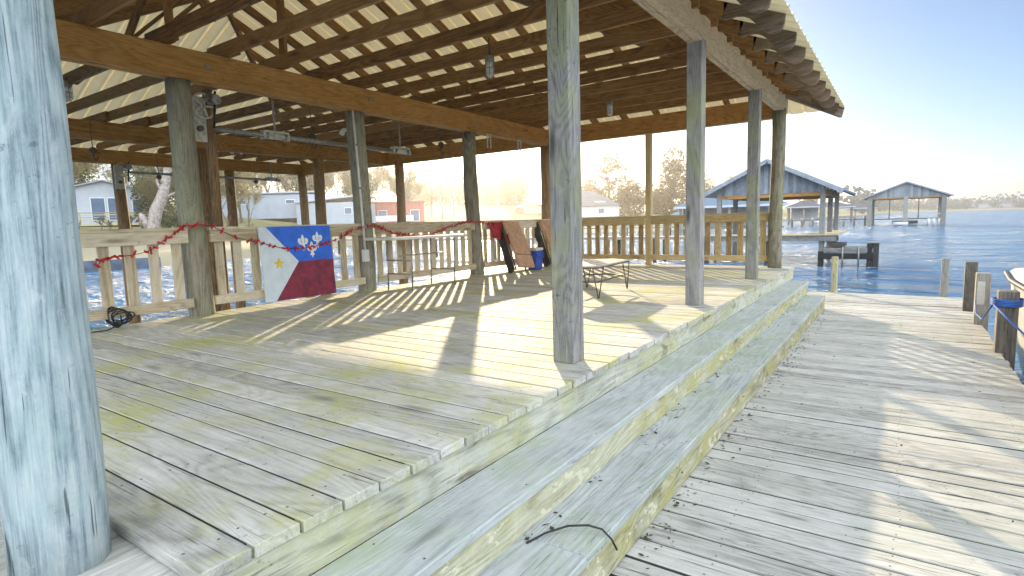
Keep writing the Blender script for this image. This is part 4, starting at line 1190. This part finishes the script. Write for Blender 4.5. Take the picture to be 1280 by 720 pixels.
def trees():
    r = random.Random(77)
    # left shore: bare thicket behind the slip
    G1 = 'bare trees of the thicket on the left shore'
    spots = [(-74.5, 84, 1.0), (-72.3, 90, 1.15), (-68.3, 88, 1.0), (-66.2, 58, .72), (-65.0, 64, .95), (-63.6, 60, .8), (-62.2, 66, 1.0), (-61.0, 62, .85), (-59.8, 78, 1.05), (-64.3, 80, 1.3), (-60.6, 96, 1.3), (-75.5, 70, 1.0), (-71.0, 92, 1.3), (-67.4, 76, 1.1), (-65.8, 74, 1.0), (-63.0, 74, 1.2), (-61.6, 76, 1.1), (-62.6, 57, .6), (-65.6, 60, .7), (-59.2, 68, .7)]
    for i, (az, d, s) in enumerate(spots):
        place(BARE[i % 3], az, d, s, 'bare grey twiggy tree in the thicket on the left shore', group=G1, rot=r.uniform(0, 6))
    G2 = 'bare trees behind the pale blue buildings'
    for i in range(24):
        az = -59.8 + i*.68 + r.uniform(-.4, .4)
        place(BARE[i % 3], az, r.uniform(112, 135), r.uniform(1.0, 1.5), 'bare hazy tree standing behind the pale blue and red buildings', group=G2, rot=r.uniform(0, 6))
    place(OAKG, -49.2, 112, 1.0, 'green leafy tree between the pale blue building and red building', rot=1)
    place(OAKG, -66.2, 70, .75, 'dense evergreen tree behind the broken trunk', rot=2)
    place(OAKG, -72.4, 96, 1.2, 'tall evergreen tree rising behind the pale gabled house', rot=4)
    place(OAKG, -54.3, 118, .9, 'evergreen tree over the roof of the long pale blue building', rot=3)
    # three slim bare trees on the field
    for az, d, s, lab in ((-42.4, 112, 1.12, 'slim bare tree on the field, left one of three'), (-41.35, 108, 1.06, 'slim bare tree on the field, middle one of three'), (-40.2, 114, 1.12, 'slim bare tree on the field, right one of three')):
        place(TALL, az, d, s, lab, group='slim bare trees on the field', rot=az)
    G3 = 'hazy trees along the back of the grass field'
    for i in range(30):
        az = -45.0 + i*.42 + r.uniform(-.2, .2)
        src = (OAK, BARE[1], OAK, BARE[0])[i % 4] if az > -39 else (BARE[0], BARE[2], OAK)[i % 3]
        place(src, az, r.uniform(180, 205), r.uniform(.9, 1.25), 'hazy backlit tree along the back of the grass field', group=G3, rot=r.uniform(0, 6))
    place(BARE[0], -33.9, 172, 1.55, 'bare tree rising above the thicket at the back of the field', rot=1)
    place(PINE, -24.6, 140, 1.22, 'big golden backlit tree with domed crown beyond the far railing', rot=.3)
    PINE.scale = (1.75, 1.75, 1.12)
    place(OAK, -22.2, 146, 1.0, 'smaller golden tree right of the big domed tree', rot=1.2)
    place(OAK, -26.4, 150, .75, 'low golden tree at left foot of the big domed tree', rot=2.2)
    place(OAK, -18.6, 138, 1.35, 'round golden tree between the two square posts at back', rot=2.4, sz=1.6)
    place(OAK, -20.4, 150, .8, 'low golden tree under the round golden tree', rot=5)
    G4 = 'faint trees behind the far boathouses'
    for i, (az, d, s) in enumerate(((-29.2, 165, .9), (-28.6, 160, .8), (-27.0, 158, .75), (-25.6, 160, .8), (-23.2, 158, .85), (-21.4, 160, .8), (-19.6, 150, .7), (-17.6, 150, .7), (-16.8, 160, .9), (-15.4, 160, .7), (-16.0, 175, 1.1), (-14.8, 180, 1.25), (-13.4, 185, 1.1), (-12.0, 200, 1.0), (-10.6, 230, 1.1), (-7.6, 260, 1.2), (-6.8, 280, 1.2), (-27.9, 170, .85))):
        place(BARE[i % 3] if i % 2 else OAK, az, d, s, 'faint hazy tree behind the far boathouses and houses', group=G4, rot=r.uniform(0, 6))
    # shrubs
    place(BUSH, -64.5, 54, 1.25, 'dark green shrub right of the broken trunk', 'shrub', rot=1)
    place(BUSH, -63.4, 57, 1.1, 'green shrub behind the first round post', 'shrub', rot=2)
    place(BUSH, -22.8, 104, 1.0, 'clipped green hedge beyond the far railing', 'hedge', rot=0).scale = (2.6, 1.4, .75)
    G5 = 'dry bushes along the left shore'
    for i in range(14):
        az = -74 + i*1.15 + r.uniform(-.3, .3)
        place(DRY, az, shore(az)+r.uniform(5, 9) + (14 if az < -67 else 0), r.uniform(.8, 1.3), 'dry pale bush along the left shore', 'bush', group=G5, rot=r.uniform(0, 6))
trees()
def broken_trunk():
    az, d = -66.7, 52; p = at(az, d); z = gz(az, d)
    t = thing('broken_tree', 'broken leaning grey tree trunk with a torn stub', 'tree', (p.x, p.y, z-.2))
    right = V((math.cos(-R(az)), math.sin(-R(az)), 0))
    def q(a, h): return p + right*a + V((0, 0, z+h))
    MB().tube([q(-.1, -.3), q(0, .6), q(.1, 1.5), q(.35, 2.4), q(.75, 3.3), q(1.1, 4.3), q(1.3, 5.3), q(1.5, 6.6), q(1.9, 8.2)], [.75, .52, .45, .42, .38, .33, .27, .2, .1], 12, wob=.25).build('trunk', M['barkpale'], t)
    MB().tube([q(-.1, .9), q(-.45, 1.5), q(-.62, 2.0), q(-.7, 2.25)], [.34, .27, .2, .06], 9, wob=.4).build('torn_stub', M['barkpale'], t)
    MB().tube([q(-.6, 1.7), q(-.72, 1.45), q(-.66, 1.0)], [.2, .17, .05], 8, wob=.4).build('torn_bark', M['bark'], t)
    MB().tube([q(.6, 2.9), q(1.3, 3.6), q(2.0, 3.9), q(2.8, 4.05), q(3.4, 4.3)], [.16, .11, .08, .05, .02], 7, wob=.2).build('limb', M['barkpale'], t)
    MB().tube([q(.9, 3.7), q(.6, 4.6), q(.7, 5.4), q(.4, 6.2)], [.14, .1, .06, .02], 7).build('limb', M['barkpale'], t)
broken_trunk()
def far_treeline():
    r = random.Random(5); mb = MB()
    az = -3.6
    while az < 60:
        d = shore(az) + r.uniform(15, 90); z = 0; h = r.uniform(9, 19) * (1.15 if az > 6 else 1); w = h*r.uniform(.45, .7)
        c = at(az, d)
        for k in range(34):
            while True:
                q = V((r.uniform(-1, 1), r.uniform(-1, 1), r.uniform(-1, 1)))
                if q.length < 1: break
            p = V((c.x+q.x*w, c.y+q.y*w, h*.52+q.z*h*.5))
            a = V((r.gauss(0, 1), r.gauss(0, 1), r.gauss(0, .7))).normalized()*r.uniform(1.6, 3.0); b = a.orthogonal().normalized()*r.uniform(1.2, 2.4)
            mb.face([p-a, p-b, p+a, p+b], r.random())
        az += r.uniform(.12, .3)
    o = mb.build('far_wood', M['leaffar']); tag(o, 'far wooded shore across the lake', 'trees', kind='stuff')
far_treeline()

# ------------------------------------------------------------------ air
def haze(density=.00072):
    m = bpy.data.materials.new('haze_air'); m.use_nodes = True; nt = m.node_tree
    for n in list(nt.nodes):
        if n.type != 'OUTPUT_MATERIAL': nt.nodes.remove(n)
    out = [n for n in nt.nodes if n.type == 'OUTPUT_MATERIAL'][0]
    v = nt.nodes.new('ShaderNodeVolumePrincipled'); v.inputs['Density'].default_value = density
    v.inputs['Color'].default_value = (.93, .95, 1, 1); v.inputs['Anisotropy'].default_value = .78
    nt.links.new(v.outputs[0], out.inputs['Volume'])
    mb = MB(); mb.box((-8000, -8000, -4.5), (8000, 8000, 42), tone=0)
    o = mb.build('haze', m, attrs=False); tag(o, kind='stuff'); tag(o, 'thin pale haze over the lake', 'haze')
HAZE = True
if HAZE: haze()
sc.cycles.use_adaptive_sampling = True
sc.cycles.adaptive_threshold = .02
sc.cycles.max_bounces = 8; sc.cycles.diffuse_bounces = 4; sc.cycles.glossy_bounces = 4; sc.cycles.transmission_bounces = 4
sc.cycles.volume_bounces = 0
sc.cycles.sample_clamp_indirect = 8
sc.cycles.use_denoising = True
